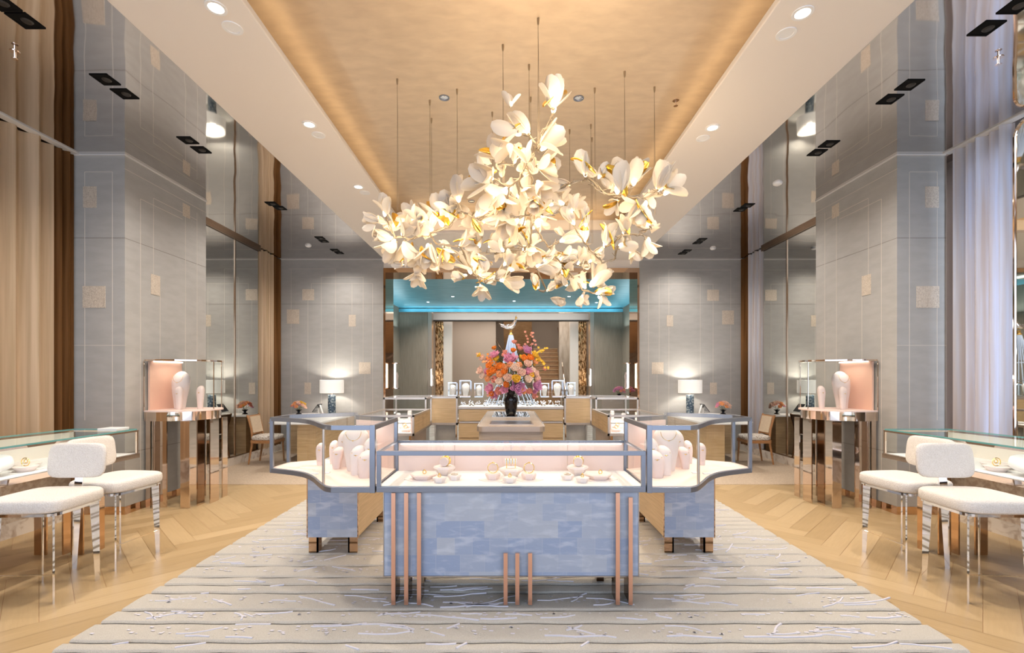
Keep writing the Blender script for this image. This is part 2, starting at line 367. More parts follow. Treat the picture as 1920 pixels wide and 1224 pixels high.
# ------------------------------------------------------------------ floor
HC = 3.82   # ceiling height
XW = 4.62   # side wall
YB = 9.44   # back wall
def floor():
    b = MB(); W, n = 0.165, 6; L = W * n; g = 0.0012
    c, s_ = math.cos(PI / 4), math.sin(PI / 4)
    def put(x, y, w, h, vert):
        cx, cy = x + w / 2, y + h / 2; wx, wy = cx * c - cy * s_, cx * s_ + cy * c
        if not (-5.3 < wx < 5.3 and -2.9 < wy < 8.6): return
        q = [(x + g, y + g), (x + w - g, y + g), (x + w - g, y + h - g), (x + g, y + h - g)]
        vs = [(p[0] * c - p[1] * s_, p[0] * s_ + p[1] * c, 0.0) for p in q]
        o = random.random() * 20
        uv = [(0, 0), (L, 0), (L, W), (0, W)] if not vert else [(0, 0), (0, W), (L, W), (L, 0)]
        b.add(vs, [(0, 1, 2, 3)], 0, False, [[(u + o, v + o * 3) for u, v in uv]], random.random() * 0.55)
    for k in range(-60, 70):
        for m_ in range(-8, 9):
            put(k * W + m_ * 2 * L, k * W, L, W, False); put(k * W + L + m_ * 2 * L, k * W + W - L, W, L, True)
    return b
fb = floor(); fb.box(-5.4, 5.4, -3, 8.6, -0.06, -0.002, 1); struct(fb.build('floor', [M['planks'], M['walnut']], recalc=False))
b = MB(); b.box(-5.4, 5.4, 8.6, 24, -0.06, -0.001); struct(b.build('floor_back', M['marblef']))
for sx, nm in ((-1, 'left'), (1, 'right')):
    b = MB(sx); b.box(2.41, XW, 6.4, 9.44, -0.002, 0.006)
    tag(b.build('carpet', M['carpet']), 'plain beige carpet on the floor of the %s seating alcove' % nm, 'carpet', kind='structure')

def rug():
    b = MB(); y = 0.6; X = 2.405; rnd = random.Random(3)
    pts = [0.006]
    ys = []
    while y < 7.9:
        ys.append(y); y += rnd.choice((0.095, 0.125, 0.15, 0.20, 0.235))
    nx = 44
    for i in range(len(ys) - 1):
        y0, y1 = ys[i], ys[i + 1]; d = y1 - y0
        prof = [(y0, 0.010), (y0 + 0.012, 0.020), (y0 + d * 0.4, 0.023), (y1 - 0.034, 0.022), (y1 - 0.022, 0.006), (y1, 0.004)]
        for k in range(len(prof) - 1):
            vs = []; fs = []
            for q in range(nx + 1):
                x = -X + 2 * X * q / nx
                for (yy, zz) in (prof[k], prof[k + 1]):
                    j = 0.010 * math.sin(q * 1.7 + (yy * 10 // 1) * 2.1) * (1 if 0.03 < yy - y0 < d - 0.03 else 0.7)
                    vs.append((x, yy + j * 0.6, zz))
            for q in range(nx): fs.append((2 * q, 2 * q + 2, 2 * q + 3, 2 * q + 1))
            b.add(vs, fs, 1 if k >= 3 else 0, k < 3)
    # raised twigs and flecks
    for i in range(len(ys) - 1):
        y0, y1 = ys[i] + 0.02, ys[i + 1] - 0.03
        if y1 - y0 < 0.03: continue
        lev = y0 > 6
        for _ in range(int((7 if lev else 19) * (y1 - y0) / 0.12) + 4):
            x = rnd.uniform(-X + 0.05, X - 0.25); yy = rnd.uniform(y0, y1); a = rnd.choice((0, 0, 0.05, -0.06, 0.5, -0.5, 0.9)) + rnd.uniform(-0.1, 0.1)
            p = [(x, yy)]; l = rnd.uniform(0.04, 0.11)
            for _k in range(rnd.randint(2, 4)):
                q = (p[-1][0] + l * math.cos(a), p[-1][1] + l * math.sin(a) * 0.7)
                if not (y0 - 0.01 < q[1] < y1 + 0.02): break
                p.append(q); a += rnd.uniform(-0.45, 0.45)
            if len(p) > 1: b.rail(p, rnd.uniform(0.005, 0.0105), 0.018, 0.0265, mi=2)
        if (y1 - y0) > 0.10:
            for _ in range(110 if not lev else 20):
                x = rnd.uniform(-X + 0.03, X - 0.03); yy = y0 + (y1 - y0) * rnd.uniform(0.25, 0.8); r = rnd.uniform(0.004, 0.009)
                b.add([(x - r * 1.6, yy - r * .5, 0.0262), (x + r * 1.2, yy - r, 0.0262), (x + r * 1.7, yy + r * .6, 0.0262), (x - r, yy + r, 0.0262)], [(0, 1, 2, 3)], 2)
    b.box(-X, X, ys[0], ys[-1], 0.001, 0.006)
    return tag(b.build('rug', [M['rug'], M['rugd'], M['rugl']], recalc=False), 'large ivory and taupe ribbed rug with carved twig pattern under the glass showcases', 'rug')
rug()

# ------------------------------------------------------------------ walls
def quad_on(kind, const, px):
    """px rectangle (x0,x1,y0,y1) -> ranges on a plane: kind 'Y' (front facing at depth) or 'X' (side wall at |X|)."""
    x0, x1, y0, y1 = px
    if kind == 'Y':
        a = at(x0, y1, const); c = at(x1, y0, const); return a.x, c.x, a.z, c.z
T = 0.004
def inlay_front(b, Y, rects, lines, seams):
    for r in rects:
        x0, x1, z0, z1 = quad_on('Y', Y, r); b.box(x0, x1, Y - T, Y + 0.01, z0, z1, 1)
    for l in lines:
        (x0, y0, x1, y1) = l; p = at(x0, y0, Y); q = at(x1, y1, Y); h = 0.0035
        b.box(min(p.x, q.x) - h, max(p.x, q.x) + h, Y - 0.0015, Y + 0.01, min(p.z, q.z) - h, max(p.z, q.z) + h, 2)
    for l in seams:
        (x0, y0, x1, y1) = l; p = at(x0, y0, Y); q = at(x1, y1, Y); h = 0.004
        b.box(min(p.x, q.x) - h, max(p.x, q.x) + h, Y - 0.001, Y + 0.01, min(p.z, q.z) - h, max(p.z, q.z) + h, 3)
WM = [M['wall'], M['tile'], M['line'], M['seam']]
b = MB(); b.box(-XW - 0.3, -2.545, YB, YB + 0.6, 0, HC)
inlay_front(b, YB, [(538, 561, 580, 607), (567, 589, 542, 563), (654, 667, 590, 612), (571, 583, 717, 739), (673, 695, 679, 701)],
            [(541, 504, 629, 504), (546, 504, 546, 800), (629, 504, 629, 710), (602.6, 519.5, 681, 519.5), (602.6, 519.5, 602.6, 800), (681, 519.5, 681, 679),
             (583.7, 531.5, 698.7, 531.5), (698.7, 531.5, 698.7, 800), (577.5, 563, 577.5, 717), (660, 612, 660, 800), (684, 701, 684, 800), (660, 531, 660, 590), (583.7, 531.5, 583.7, 542)],
            [(525, 570, 720, 570)])
struct(b.build('wall_back_left', WM))
b = MB(); b.box(2.565, XW + 0.3, YB, YB + 0.6, 0, HC)
inlay_front(b, YB, [(1222, 1244, 679, 701), (1250, 1262, 591, 612), (1326, 1348, 543, 564), (1354, 1376, 582, 608), (1331, 1344, 717, 739)],
            [(1254, 506, 1370, 506), (1254, 506, 1254, 591), (1370, 506, 1370, 582), (1236, 520.5, 1313, 520.5), (1236, 520.5, 1236, 679), (1313, 520.5, 1313, 712),
             (1216, 532.5, 1337, 532.5), (1216, 532.5, 1216, 800), (1337, 532.5, 1337, 543), (1337, 564, 1337, 717), (1254, 612, 1254, 800), (1370, 608, 1370, 800), (1232, 701, 1232, 800)],
            [(1198, 570, 1390, 570)])
struct(b.build('wall_back_right', WM))
b = MB(); b.box(-2.545, 2.565, YB, YB + 0.6, 3.64, HC); struct(b.build('wall_back', [M['cream']]))
# portal lining: bronze mirror jambs and header
b = MB(); b.box(-2.545, -2.505, YB - 0.02, YB + 0.62, 0, 3.64); struct(b.build('trim_1', M['bronze']))
b = MB(); b.box(2.525, 2.565, YB - 0.02, YB + 0.62, 0, 3.64); struct(b.build('trim_2', M['bronze']))
b = MB(); b.box(-2.505, 2.525, YB - 0.02, YB + 0.62, 3.55, 3.64); struct(b.build('trim_3', M['bronze']))

def side_line(b, X, pts, w=0.0035, mi=2):  # pts: [(px,py),(px,py)] on the plane |x|=X (left side pixels)
    q = []
    for (px, py) in pts:
        s = (CX - px) / X; q.append((F / s, CH - (py - CY) / s))
    (y0, z0), (y1, z1) = q
    b.box(-X, -X + 0.0015, min(y0, y1) - w, max(y0, y1) + w, min(z0, z1) - w, max(z0, z1) + w, mi)
# pillars
PX0, PX1, PY0, PY1 = 4.09, XW + 0.02, 5.0, 6.33
for sx, nm in ((-1, 'left'), (1, 'right')):
    b = MB(sx)
    b.box(PX0, PX1, PY0, PY1, 0.085, HC)
    def f(x0, x1, z0, z1, mi, t):   # front face
        b.box(x0, x1, PY0 - t, PY0 + 0.01, z0, z1, mi)
    def g(y0, y1, z0, z1, mi, t):   # aisle face
        b.box(PX0 - t, PX0 + 0.01, y0, y1, z0, z1, mi)
    h = 0.0035
    # front face inlays (x outwards)
    def L(z): return z
    f(4.295, 4.535, 2.19, 2.42, 1, T); f(4.39, 4.53, 3.25, 3.475, 1, T)
    for x in (4.222, 4.515): f(x - h, x + h, 1.0 if x > 4.3 else 0.3, 3.63, 2, 0.0015)
    f(4.222, 4.515, 3.63 - h, 3.63 + h, 2, 0.0015)
    for z in (0.65, 2.93): f(PX0, PX1, z - h, z + h, 3, 0.001); g(PY0, PY1, z - h, z + h, 3, 0.001)
    f(PX0, PX1, 1.79, 1.796, 2, 0.0008)
    # aisle face inlays
    g(5.36, 5.50, 2.40, 2.63, 1, T); g(5.88, 6.01, 3.47, 3.63, 1, T); g(5.50, 5.60, 0.62, 0.86, 1, T)
    for (y, z0, z1) in ((5.21, 0.3, 3.42), (5.40, 2.63, 3.50), (5.50, 0.86, 2.40), (5.93, 0.4, 3.47), (6.15, 0.4, 3.60)): g(y - h, y + h, z0, z1, 2, 0.0015)
    g(5.21, 5.88, 3.42, 3.427, 2, 0.0015); g(5.40, 6.15, 3.50, 3.507, 2, 0.0015); g(5.0, 6.33, 3.66, 3.666, 2, 0.0015)
    struct(b.build('wall_%s_pillar' % nm, WM))
    b = MB(sx); b.box(PX0 - 0.004, PX1, PY0 - 0.004, PY1, 0, 0.085); struct(b.build('baseboard_%s_pillar' % nm, M['bronze']))
    # side wall behind: mirror with dark metal joints on a stone plinth
    b = MB(sx); b.box(XW, XW + 0.04, PY1, 8.66, 0.14, HC - 0.06); struct(b.build('wall_%s_mirror' % nm, M['mirror']))
    b = MB(sx); b.box(XW - 0.03, XW + 0.03, PY1, 8.66, HC - 0.055, HC); b.box(XW - 0.012, XW + 0.01, 7.885, 7.91, 0.14, HC - 0.05); b.box(XW - 0.012, XW + 0.01, PY1, 8.66, 0.125, 0.145)
    struct(b.build('trim_%s_mirror' % nm, M['bronzed']))
    b = MB(sx); b.box(XW - 0.05, XW + 0.3, PY1, YB, 0, 0.13); struct(b.build('baseboard_%s_alcove' % nm, M['stone']))
    b = MB(sx); b.box(XW + 0.2, XW + 0.3, -3.0, YB, 0, HC); struct(b.build('wall_%s' % nm, M['beigew']))
    b = MB(sx); b.box(XW - 0.10, XW + 0.2, -2.2, PY0 - 0.001, 0, 0.30); struct(b.build('baseboard_%s' % nm, M['stone']))
    b = MB(sx); b.box(XW - 0.06, XW + 0.02, -2.2, PY0 - .013, HC - 0.012, HC - 0.001); b.box(PX0 - 0.012, PX0 + 0.002, PY0 - 0.012, PY1, HC - 0.018, HC - 0.001); b.box(PX0, PX1, PY0 - 0.012, PY0 + 0.002, HC - 0.018, HC - 0.001)
    b.box(2.56, XW, YB - 0.012, YB + 0.002, HC - 0.014, HC - 0.001); struct(b.build('trim_%s_cornice' % nm, M['trimw']))

# curtains
def curtain(y0, y1, X, m, sx, label, amp=0.045, wl=0.16, z0=0.3, group=None, seed=1):
    rnd = random.Random(seed); pts = []; y = y0; k = 0
    n = int((y1 - y0) / wl * 8)
    for i in range(n + 1):
        y = y0 + (y1 - y0) * i / n
        ph = y / wl * 2 * PI + 0.9 * math.sin(y * 3.1 + seed)
        pts.append((X - amp * math.sin(ph) - 0.3 * amp * math.sin(ph * 0.5 + 1), y))
    b = MB(sx); b.rail(pts, 0.006, z0, HC - 0.014, smooth=True)
    return tag(b.build('curtain', m), label, 'curtain', group)
curtain(-1.5, 4.78, XW + 0.03, M['curtain'], -1, 'long pleated tan sheer curtain along the left wall behind the stools', wl=0.19)
curtain(4.80, 4.99, XW + 0.02, M['curtaind'], -1, 'dark brown drape squeezed between the tan curtain and the left pillar', 0.03, 0.07, 0.3)
curtain(8.67, 9.10, XW - 0.02, M['curtain'], -1, 'narrow tan drape beside the left alcove mirror', 0.035, 0.11, 0.13)
curtain(9.11, 9.42, XW + 0.0, M['curtaind'], -1, 'dark brown drape in the left back corner beside the tan drape', 0.03, 0.09, 0.13)
curtain(4.36, 4.89, XW + 0.0, M['sheer'], 1, 'pearl grey sheer curtain behind the right hand counter', 0.04, 0.11)
curtain(8.67, 9.14, XW - 0.02, M['sheer'], 1, 'narrow pearl grey drape beside the right alcove mirror', 0.035, 0.11, 0.13)
curtain(9.15, 9.42, XW + 0.0, M['curtaind'], 1, 'dark brown drape in the right back corner beside the pearl drape', 0.03, 0.09, 0.13)
# right side window reveal between curtain and pillar, and the bronze framed mirror at the frame edge
b = MB(); b.box(XW + 0.03, XW + 0.05, 4.90, 5.0, 0.3, HC - 0.01); o = struct(b.build('window_1', M['glass']))
b = MB(); b.box(XW - 0.02, XW + 0.05, 4.985, 5.0, 0.3, HC - 0.01); struct(b.build('trim_4', M['rosegold']))
light('AREA', 'assumed_curtain_daylight', (XW + 0.17, 4.52, 2.0), 12, DAY, 3.2, 0.5, rot=(0, R(90), 0))  # assumed daylight, added as a light behind the pearl sheer; no window there
def rr(cx, cy, hx, hy, r, n=6):
    p = []
    for (sx_, sy_, a0) in ((1, 1, 0), (-1, 1, 90), (-1, -1, 180), (1, -1, 270)):
        for k in range(n + 1):
            a = R(a0 + 90 * k / n); p.append((cx + sx_ * (hx - r) + r * math.cos(a), cy + sy_ * (hy - r) + r * math.sin(a)))
    return p
mt = thing('wall_mirror', (XW, 3.6, 0.5), 'tall bronze framed mirror with rounded corners at the right edge', 'mirror')
def yzprism(b, poly, x0, x1, mi=0):
    n = len(poly); v = [(x0, p[0], p[1]) for p in poly] + [(x1, p[0], p[1]) for p in poly]
    return b.add(v, [tuple(range(n)), tuple(range(2 * n - 1, n - 1, -1))] + [(i, (i + 1) % n, n + (i + 1) % n, n + i) for i in range(n)], mi)
b = MB(); yzprism(b, rr(3.5, 2.1, 0.80, 1.66, 0.12), XW - 0.02, XW + 0.0); b.build('mirror_pane', M['mirror'], mt)
b = MB(); P = rr(3.5, 2.1, 0.81, 1.67, 0.13); b.tube([(XW - 0.02, p[0], p[1]) for p in P], 0.014, 6, closed=True); b.build('frame', M['rosegold'], mt)

# ------------------------------------------------------------------ ceilings
SI, SO = 1.675, 2.52          # soffit inner / outer X
SY1 = F * (HC - 0.02 - CH) / (CY - 437)   # tray far end
ZS = HC - 0.02
for sx, nm in ((-1, 'left'), (1, 'right')):
    b = MB(sx); b.box(SO, XW + 0.25, -2.6, YB, HC, HC + 0.05); struct(b.build('ceiling_%s' % nm, M['lacquer']))
    b = MB(sx); b.box(SI, SO, -2.6, YB, ZS, HC + 0.03)
    struct(b.build('ceiling_%s_soffit' % nm, M['cream'], bevel=0.008))
b = MB(); b.box(-SI, SI, SY1, YB, ZS, HC + 0.03); struct(b.build('ceiling_back_soffit', M['cream'], bevel=0.008))
ZT = 4.13
b = MB(); b.box(-SI - 0.35, SI + 0.35, -2.6, SY1 + 0.35, ZT, ZT + 0.05); struct(b.build('ceiling_tray', M['gold_ceiling']))
b = MB()
b.box(-SI - 0.37, -SI - 0.35, -2.6, SY1 + 0.35, HC + 0.03, ZT); b.box(SI + 0.35, SI + 0.37, -2.6, SY1 + 0.35, HC + 0.03, ZT); b.box(-SI - 0.35, SI + 0.35, SY1 + 0.35, SY1 + 0.37, HC + 0.03, ZT)
struct(b.build('ceiling_tray_side', M['cream']))
# cove strips hidden on top of the lip
for sx in (-1, 1): light('AREA', 'cove_strip', (sx * (SI + 0.17), 2.5, HC + 0.06), 5, WARM2, 0.1, 10, rot=(R(180), 0, 0))
light('AREA', 'cove_strip', (0, SY1 + 0.17, HC + 0.06), 4, WARM2, 3.3, 0.1, rot=(R(180), 0, 0))
# front of shop behind viewer
b = MB(); b.box(-XW - 0.3, XW + 0.3, -2.62, -2.6, 3.55, HC + 0.3); struct(b.build('wall_front', M['cream']))

# downlights
def proj_ceil(px, py, z): s = (CY - py) / (z - CH); return (px - CX) / s, F / s
def square_light(X, Y, label):
    t = thing('square_downlight', (X, Y, HC - 0.012), label, 'ceiling light', 'square black downlights in the mirrored side ceilings')
    b = MB(); a = 0.062
    b.rail([(X - a, Y - a), (X + a, Y - a), (X + a, Y + a), (X - a, Y + a)], 0.014, HC - 0.006, HC + 0.001, closed=True)
    b.build('rim', M['black'], t)
    b = MB(); b.box(X - a, X + a, Y - a, Y + a, HC - 0.0035, HC - 0.0005); b.build('recess', M['black'], t)
    b = MB(); b.lathe((X + 0.012, Y, HC - 0.012), [(0.024, 0), (0.034, 0.009)], 12); b.build('reflector', M['dark'], t)
    return t
sq = {-1: [(8, 5), (48, 39), (197, 149), (235, 176), (353, 263), (376, 281), (510, 382), (525, 390), (600, 446), (607, 452), (628, 469), (636, 474)],
      1: [(1900, 10), (1850, 53), (1705, 159), (1671, 186), (1557, 270), (1535, 286), (1402, 385), (1388, 393), (1316, 449), (1308, 455), (1288, 470), (1280, 475)]}
ords = ['nearest', 'second nearest', 'third nearest', 'fourth nearest', 'fifth nearest', 'sixth nearest', 'seventh nearest', 'eighth nearest', 'ninth nearest', 'tenth nearest', 'second farthest', 'farthest']
for sx in (-1, 1):
    for k, (px, py) in enumerate(sq[sx]):
        X, Y = proj_ceil(px, py, HC); X = sx * 3.225 if k < 6 else X
        square_light(X, Y, '%s black square downlight in the %s mirrored ceiling' % (ords[k], 'left' if sx < 0 else 'right'))
        if k % 2 == 0:
            light('SPOT', 'downlight_beam', (X, Y, HC - 0.03), 52, NEUT, 0.03, spot=R(148), blend=1.0)
rd = [(405, 14), (436, 52), (580, 233), (597, 253), (672, 350), (684, 361), (1505, 24), (1474, 63), (1336, 239), (1318, 259), (1240, 353), (1230, 364)]
for k, (px, py) in enumerate(rd):
    X, Y = proj_ceil(px, py, ZS); nm = 'left' if X < 0 else 'right'
    t = thing('round_downlight', (X, Y, ZS), '%s round recessed downlight in the %s cream soffit' % (['nearest', 'second nearest', 'third nearest', 'third farthest', 'second farthest', 'farthest'][k % 6], nm), 'ceiling light', 'round downlights in the cream soffits')
    b = MB(); c = [(X + 0.055 * math.cos(a), Y + 0.055 * math.sin(a)) for a in [2 * PI * i / 24 for i in range(24)]]
    b.rail(c, 0.018, ZS - 0.006, ZS, closed=True); b.build('rim', M['white'], t)
    b = MB(); b.lathe((X, Y, ZS - 0.003), [(0.048, 0), (0.048, 0.004)], 20); b.build('diffuser', M['lens'] if k % 2 == 0 else M['white'], t)
    light('SPOT', 'downlight_beam', (X, Y, ZS - 0.02), 45, WARM, 0.04, spot=R(140), blend=0.8)
for k, (px, py) in enumerate([(833, 183), (1085, 184), (884, 377)]):
    X, Y = proj_ceil(px, py, ZT)
    t = thing('round_downlight', (X, Y, ZT - 0.01), ['left round chrome downlight in the gold ceiling', 'right round chrome downlight in the gold ceiling beside the topmost blossom', 'small far chrome downlight in the gold ceiling behind the chandelier'][k], 'ceiling light', 'chrome downlights in the gold ceiling')
    b = MB(); c = [(X + 0.045 * math.cos(a), Y + 0.045 * math.sin(a)) for a in [2 * PI * i / 20 for i in range(20)]]
    b.rail(c, 0.012, ZT - 0.006, ZT, closed=True); b.build('rim', M['steel'], t)
    b = MB(); b.lathe((X, Y, ZT - 0.004), [(0.02, 0), (0.040, 0.004)], 16); b.build('diffuser', M['chrome'], t)
def sprinkler(px, py, z, label):
    X, Y = proj_ceil(px, py, z); b = MB()
    b.lathe((X, Y, z - 0.004), [(0.03, 0), (0.03, 0.004)], 14); b.lathe((X, Y, z - 0.05), [(0.006, 0.0), (0.007, 0.046)], 8); b.lathe((X, Y, z - 0.055), [(0.02, 0), (0.02, 0.003)], 12)
    tag(b.build('sprinkler', M['rosegold']), label, 'sprinkler')
sprinkler(28, 97, HC, 'small sprinkler head in the left mirrored ceiling near the picture edge'); sprinkler(1872, 108, HC, 'small sprinkler head in the right mirrored ceiling near the picture edge')
sprinkler(1267, 188, ZT, 'small sprinkler head in the gold ceiling right of the chandelier')
for px, py, l in ((1458, 343, 'round white smoke detector on the right mirrored ceiling above the alcove'), (578, 460, 'round white smoke detector on the left mirrored ceiling near the back wall'), (1337, 465, 'round white smoke detector on the right mirrored ceiling near the back wall')):
    X, Y = proj_ceil(px, py, HC); b = MB(); b.lathe((X, Y, HC - 0.03), [(0.03, 0), (0.05, 0.012), (0.055, 0.03)], 20)
    tag(b.build('smoke_detector', M['white']), l, 'smoke detector')

# ------------------------------------------------------------------ chandelier
def petal_geo(L, W, open_a, curl, az, thick=0.0022, nu=7, nv=4, tw=0.0, base=0.0):
    """one closed petal shell in a frame whose +Z is the flower axis."""
    top = []; bot = []
    ang = open_a; r = base; z = 0.0; step = L / nu
    sp = [(r, z, ang)]
    for i in range(nu):
        ang = open_a + curl * (i + 1) / nu
        r += math.sin(ang) * step; z += math.cos(ang) * step; sp.append((r, z, ang))
    ca, sa = math.cos(az), math.sin(az)
    V = []
    for layer in (0, 1):
        for i, (r, z, ang) in enumerate(sp):
            t = i / nu; wdt = W * 0.5 * max(0.10, 1 - abs((t - 0.60) / (0.62 if t < 0.6 else 0.408)) ** 2.2) ** (0.75 if t < 0.6 else 0.5)
            for j in range(nv + 1):
                u = -1 + 2 * j / nv; lat = u * wdt; cup = (abs(u) ** 2) * wdt * 0.36
                rr_ = r - cup * math.cos(ang); zz = z + cup * math.sin(ang)
                if layer: rr_ -= thick * math.cos(ang); zz += thick * math.sin(ang)
                la = lat + tw * t * zz
                V.append((rr_ * ca - la * sa, rr_ * sa + la * ca, zz))
    n1 = (nu + 1) * (nv + 1); Fc = []
    for lay, o in ((0, 0), (1, n1)):
        for i in range(nu):
            for j in range(nv):
                q = (o + i * (nv + 1) + j, o + i * (nv + 1) + j + 1, o + (i + 1) * (nv + 1) + j + 1, o + (i + 1) * (nv + 1) + j)
                Fc.append(q if lay else q[::-1])
    ring = [j for j in range(nv + 1)] + [i * (nv + 1) + nv for i in range(1, nu + 1)] + [nu * (nv + 1) + j for j in range(nv - 1, -1, -1)] + [i * (nv + 1) for i in range(nu - 1, 0, -1)]
    for k in range(len(ring)):
        a, c = ring[k], ring[(k + 1) % len(ring)]; Fc.append((a, c, n1 + c, n1 + a))
    return V, Fc
rnd = random.Random(11)
variants = []
for vi in range(7):
    b = MB(); n = [6, 5, 7, 4, 6, 5, 3][vi]; oa = [0.55, 0.28, 0.85, 0.22, 0.40, 0.70, 0.6][vi]
    for k in range(n):
        inner = k % 2 == 1
        V, Fc = petal_geo(1.0 * rnd.uniform(0.85, 1.05), 0.52 * rnd.uniform(0.85, 1.15), oa * (0.6 if inner else 1.15) + rnd.uniform(-.1, .1), rnd.uniform(-0.55, 0.25), 2 * PI * k / n + rnd.uniform(-.25, .25), 0.012, base=0.03)
        b.add(V, Fc, 0, True)
    b.lathe((0, 0, -0.06), [(0.012, 0), (0.05, 0.03), (0.055, 0.07), (0.02, 0.10)], 8, mi=1)
    me = b.build('blossom_source', [M['petal'], M['branch']], recalc=False); variants.append(me.data); bpy.data.objects.remove(me)
b = MB(); V, Fc = petal_geo(1.12, 0.46, 0.62, 0.25, 0.6, 0.02, base=0.05); b.add(V, Fc, 0, True); o = b.build('gs', M['goldp'], recalc=False); gold_me = o.data; bpy.data.objects.remove(o)
b = MB(); b.sphere((0, 0, 0.22), 0.075, 10, 8, sc3=(1, 1, 1.9)); o = b.build('bs', M['bulb'], recalc=False); bulb_me = o.data; bpy.data.objects.remove(o)

CHO = Vector((0.05, 4.25, 3.0))
ch = thing('chandelier', tuple(CHO), 'large chandelier of glowing white magnolia blossoms with gold petals on champagne branches', 'chandelier')
def cpos(cx, cy, dy=0.0):
    Y = 3.35 + (cy - 215) / 885 * 1.5 + dy
    return at(680 + cx / 2.605, 130 + cy / 2.605, Y)
FL = [ # base x, base y (1615x1224 crop), direction deg, petal length, variant, gold
 (930,215,82,160,0,1),(815,325,120,150,3,0),(775,318,165,125,6,0),(740,345,215,110,6,0),(727,180,92,72,6,0),(660,465,128,120,6,1),(640,535,165,135,2,0),(650,520,205,110,6,0),
 (868,395,22,135,5,0),(850,470,-5,130,2,1),(740,460,70,90,0,0),(720,580,195,150,5,0),(850,545,-50,120,0,0),(780,470,95,100,6,0),
 (1090,525,105,120,1,1),(1020,560,190,100,1,0),(1150,535,65,85,3,1),(1245,610,95,150,4,1),(1320,570,72,130,0,1),(1440,598,80,140,1,0),(1470,612,35,115,5,1),(1225,625,-110,85,6,1),
 (1385,640,-100,120,0,1),(1350,650,-165,90,6,0),(1400,770,105,95,3,0),(1395,820,-70,95,5,0),(1275,805,92,90,0,0),(1180,870,75,120,1,1),(1250,860,25,90,6,1),(1300,880,-60,70,5,0),
 (1090,770,95,85,3,1),(1035,760,120,100,1,0),(1025,700,85,90,1,0),(985,660,150,110,4,0),(930,660,190,105,5,0),(870,720,30,95,0,0),(960,840,12,110,1,0),(1085,850,95,90,3,1),
 (870,610,-110,100,0,0),(790,760,110,150,5,0),(760,730,-120,130,0,0),(690,690,-100,110,5,0),(640,610,-60,110,2,0),(550,720,55,115,1,0),(575,745,5,105,1,0),(470,650,95,135,3,0),(555,745,-85,65,6,0),
 (440,745,115,130,4,1),(390,770,105,150,0,1),(330,790,75,110,1,1),(310,760,140,110,6,0),(250,750,125,90,5,0),(110,720,100,95,4,0),(90,735,170,85,1,0),(150,770,75,80,6,0),(70,760,205,60,6,0),
 (150,825,180,100,1,0),(160,830,-130,110,5,0),(200,840,-75,120,5,0),(190,810,45,110,0,0),(240,800,20,90,4,0),(320,850,-95,120,0,1),(390,880,-60,90,5,0),(300,910,-115,95,0,0),(205,950,185,62,1,0),
 (262,975,-95,85,2,0),(345,915,-20,90,6,0),(300,820,100,90,1,0),(470,870,45,95,1,1),(570,870,95,85,3,1),(560,900,-50,90,1,0),(615,870,55,85,0,1),(530,1000,110,125,2,1),(510,1005,175,75,4,1),
 (560,1005,-15,95,1,0),(575,1050,-90,75,2,0),(630,1010,20,95,4,0),(670,1030,-8,105,5,0),(720,985,25,90,5,0),(690,960,70,80,0,0),(745,850,80,95,0,1),(690,890,125,90,4,0),(785,890,70,105,5,0),(820,870,-70,100,0,0),
 (845,960,0,110,4,0),(880,940,45,85,3,1),(860,1075,110,75,3,0),(900,1085,50,65,1,0),(975,1000,80,95,5,1),(1010,1005,-30,80,6,0),(960,930,35,90,4,0),(1050,960,65,95,0,0),(1100,940,15,85,5,0),
 (1110,1060,60,130,0,0),(1090,1070,125,85,5,1),(1135,1095,10,90,3,1),(1150,1105,-60,65,6,0),(1075,1100,-110,60,1,0),(1000,1055,170,75,4,1),(810,640,95,110,0,0),(830,780,45,85,4,0),(760,630,120,95,1,0),
]
rnd2 = random.Random(5)
nb = 0
for i, (cx, cy, ang, L, v, g) in enumerate(FL):
    dy = rnd2.uniform(-0.12, 0.12); p = cpos(cx, cy, dy); Ln = L / 2.605 * p.y / F * 1.06
    d = Vector((math.cos(R(ang)), rnd2.uniform(-0.75, 0.35), math.sin(R(ang)))).normalized()
    q = d.to_track_quat('Z', 'Y').to_matrix().to_4x4() @ Matrix.Rotation(rnd2.uniform(0, 2 * PI), 4, 'Z') @ Matrix.Diagonal((Ln, Ln, Ln, 1))
    o = bpy.data.objects.new('blossom', variants[v]); col.objects.link(o); o.parent = ch
    o.matrix_local = Matrix.Translation(p - CHO) @ q
    if g or i % 4 == 2:
        e = bpy.data.objects.new('gold_petal', gold_me); col.objects.link(e); e.parent = o; e.rotation_euler = (0, 0, rnd2.uniform(0, 6)); e['label'] = 'gold petal'
    if v != 6 or i % 2 == 0:
        e = bpy.data.objects.new('bulb', bulb_me); col.objects.link(e); e.parent = o
    nb += 1
fb_ = MB()
for i in range(64):
    cx, cy, ang, L, v, g = FL[(i * 37 + 9) % len(FL)]
    if cy < 400 or cx < 150: continue
    cx += rnd2.uniform(-45, 45); cy += rnd2.uniform(-35, 35); p = cpos(cx, cy, rnd2.uniform(.0, .3)); Ln = rnd2.uniform(55, 95) / 2.605 * p.y / F
    d = Vector((rnd2.uniform(-1, 1), rnd2.uniform(-.8, .4), rnd2.uniform(-.7, 1))).normalized(); me = variants[rnd2.choice((1, 2, 3, 5, 6))]
    mt_ = Matrix.Translation(p) @ d.to_track_quat('Z', 'Y').to_matrix().to_4x4() @ Matrix.Diagonal((Ln, Ln, Ln, 1))
    fb_.add([mt_ @ q.co for q in me.vertices], [tuple(f.vertices) for f in me.polygons], 0, True)
o = fb_.build('blossom', M['petal'], ch, recalc=False); o['kind'] = 'stuff'
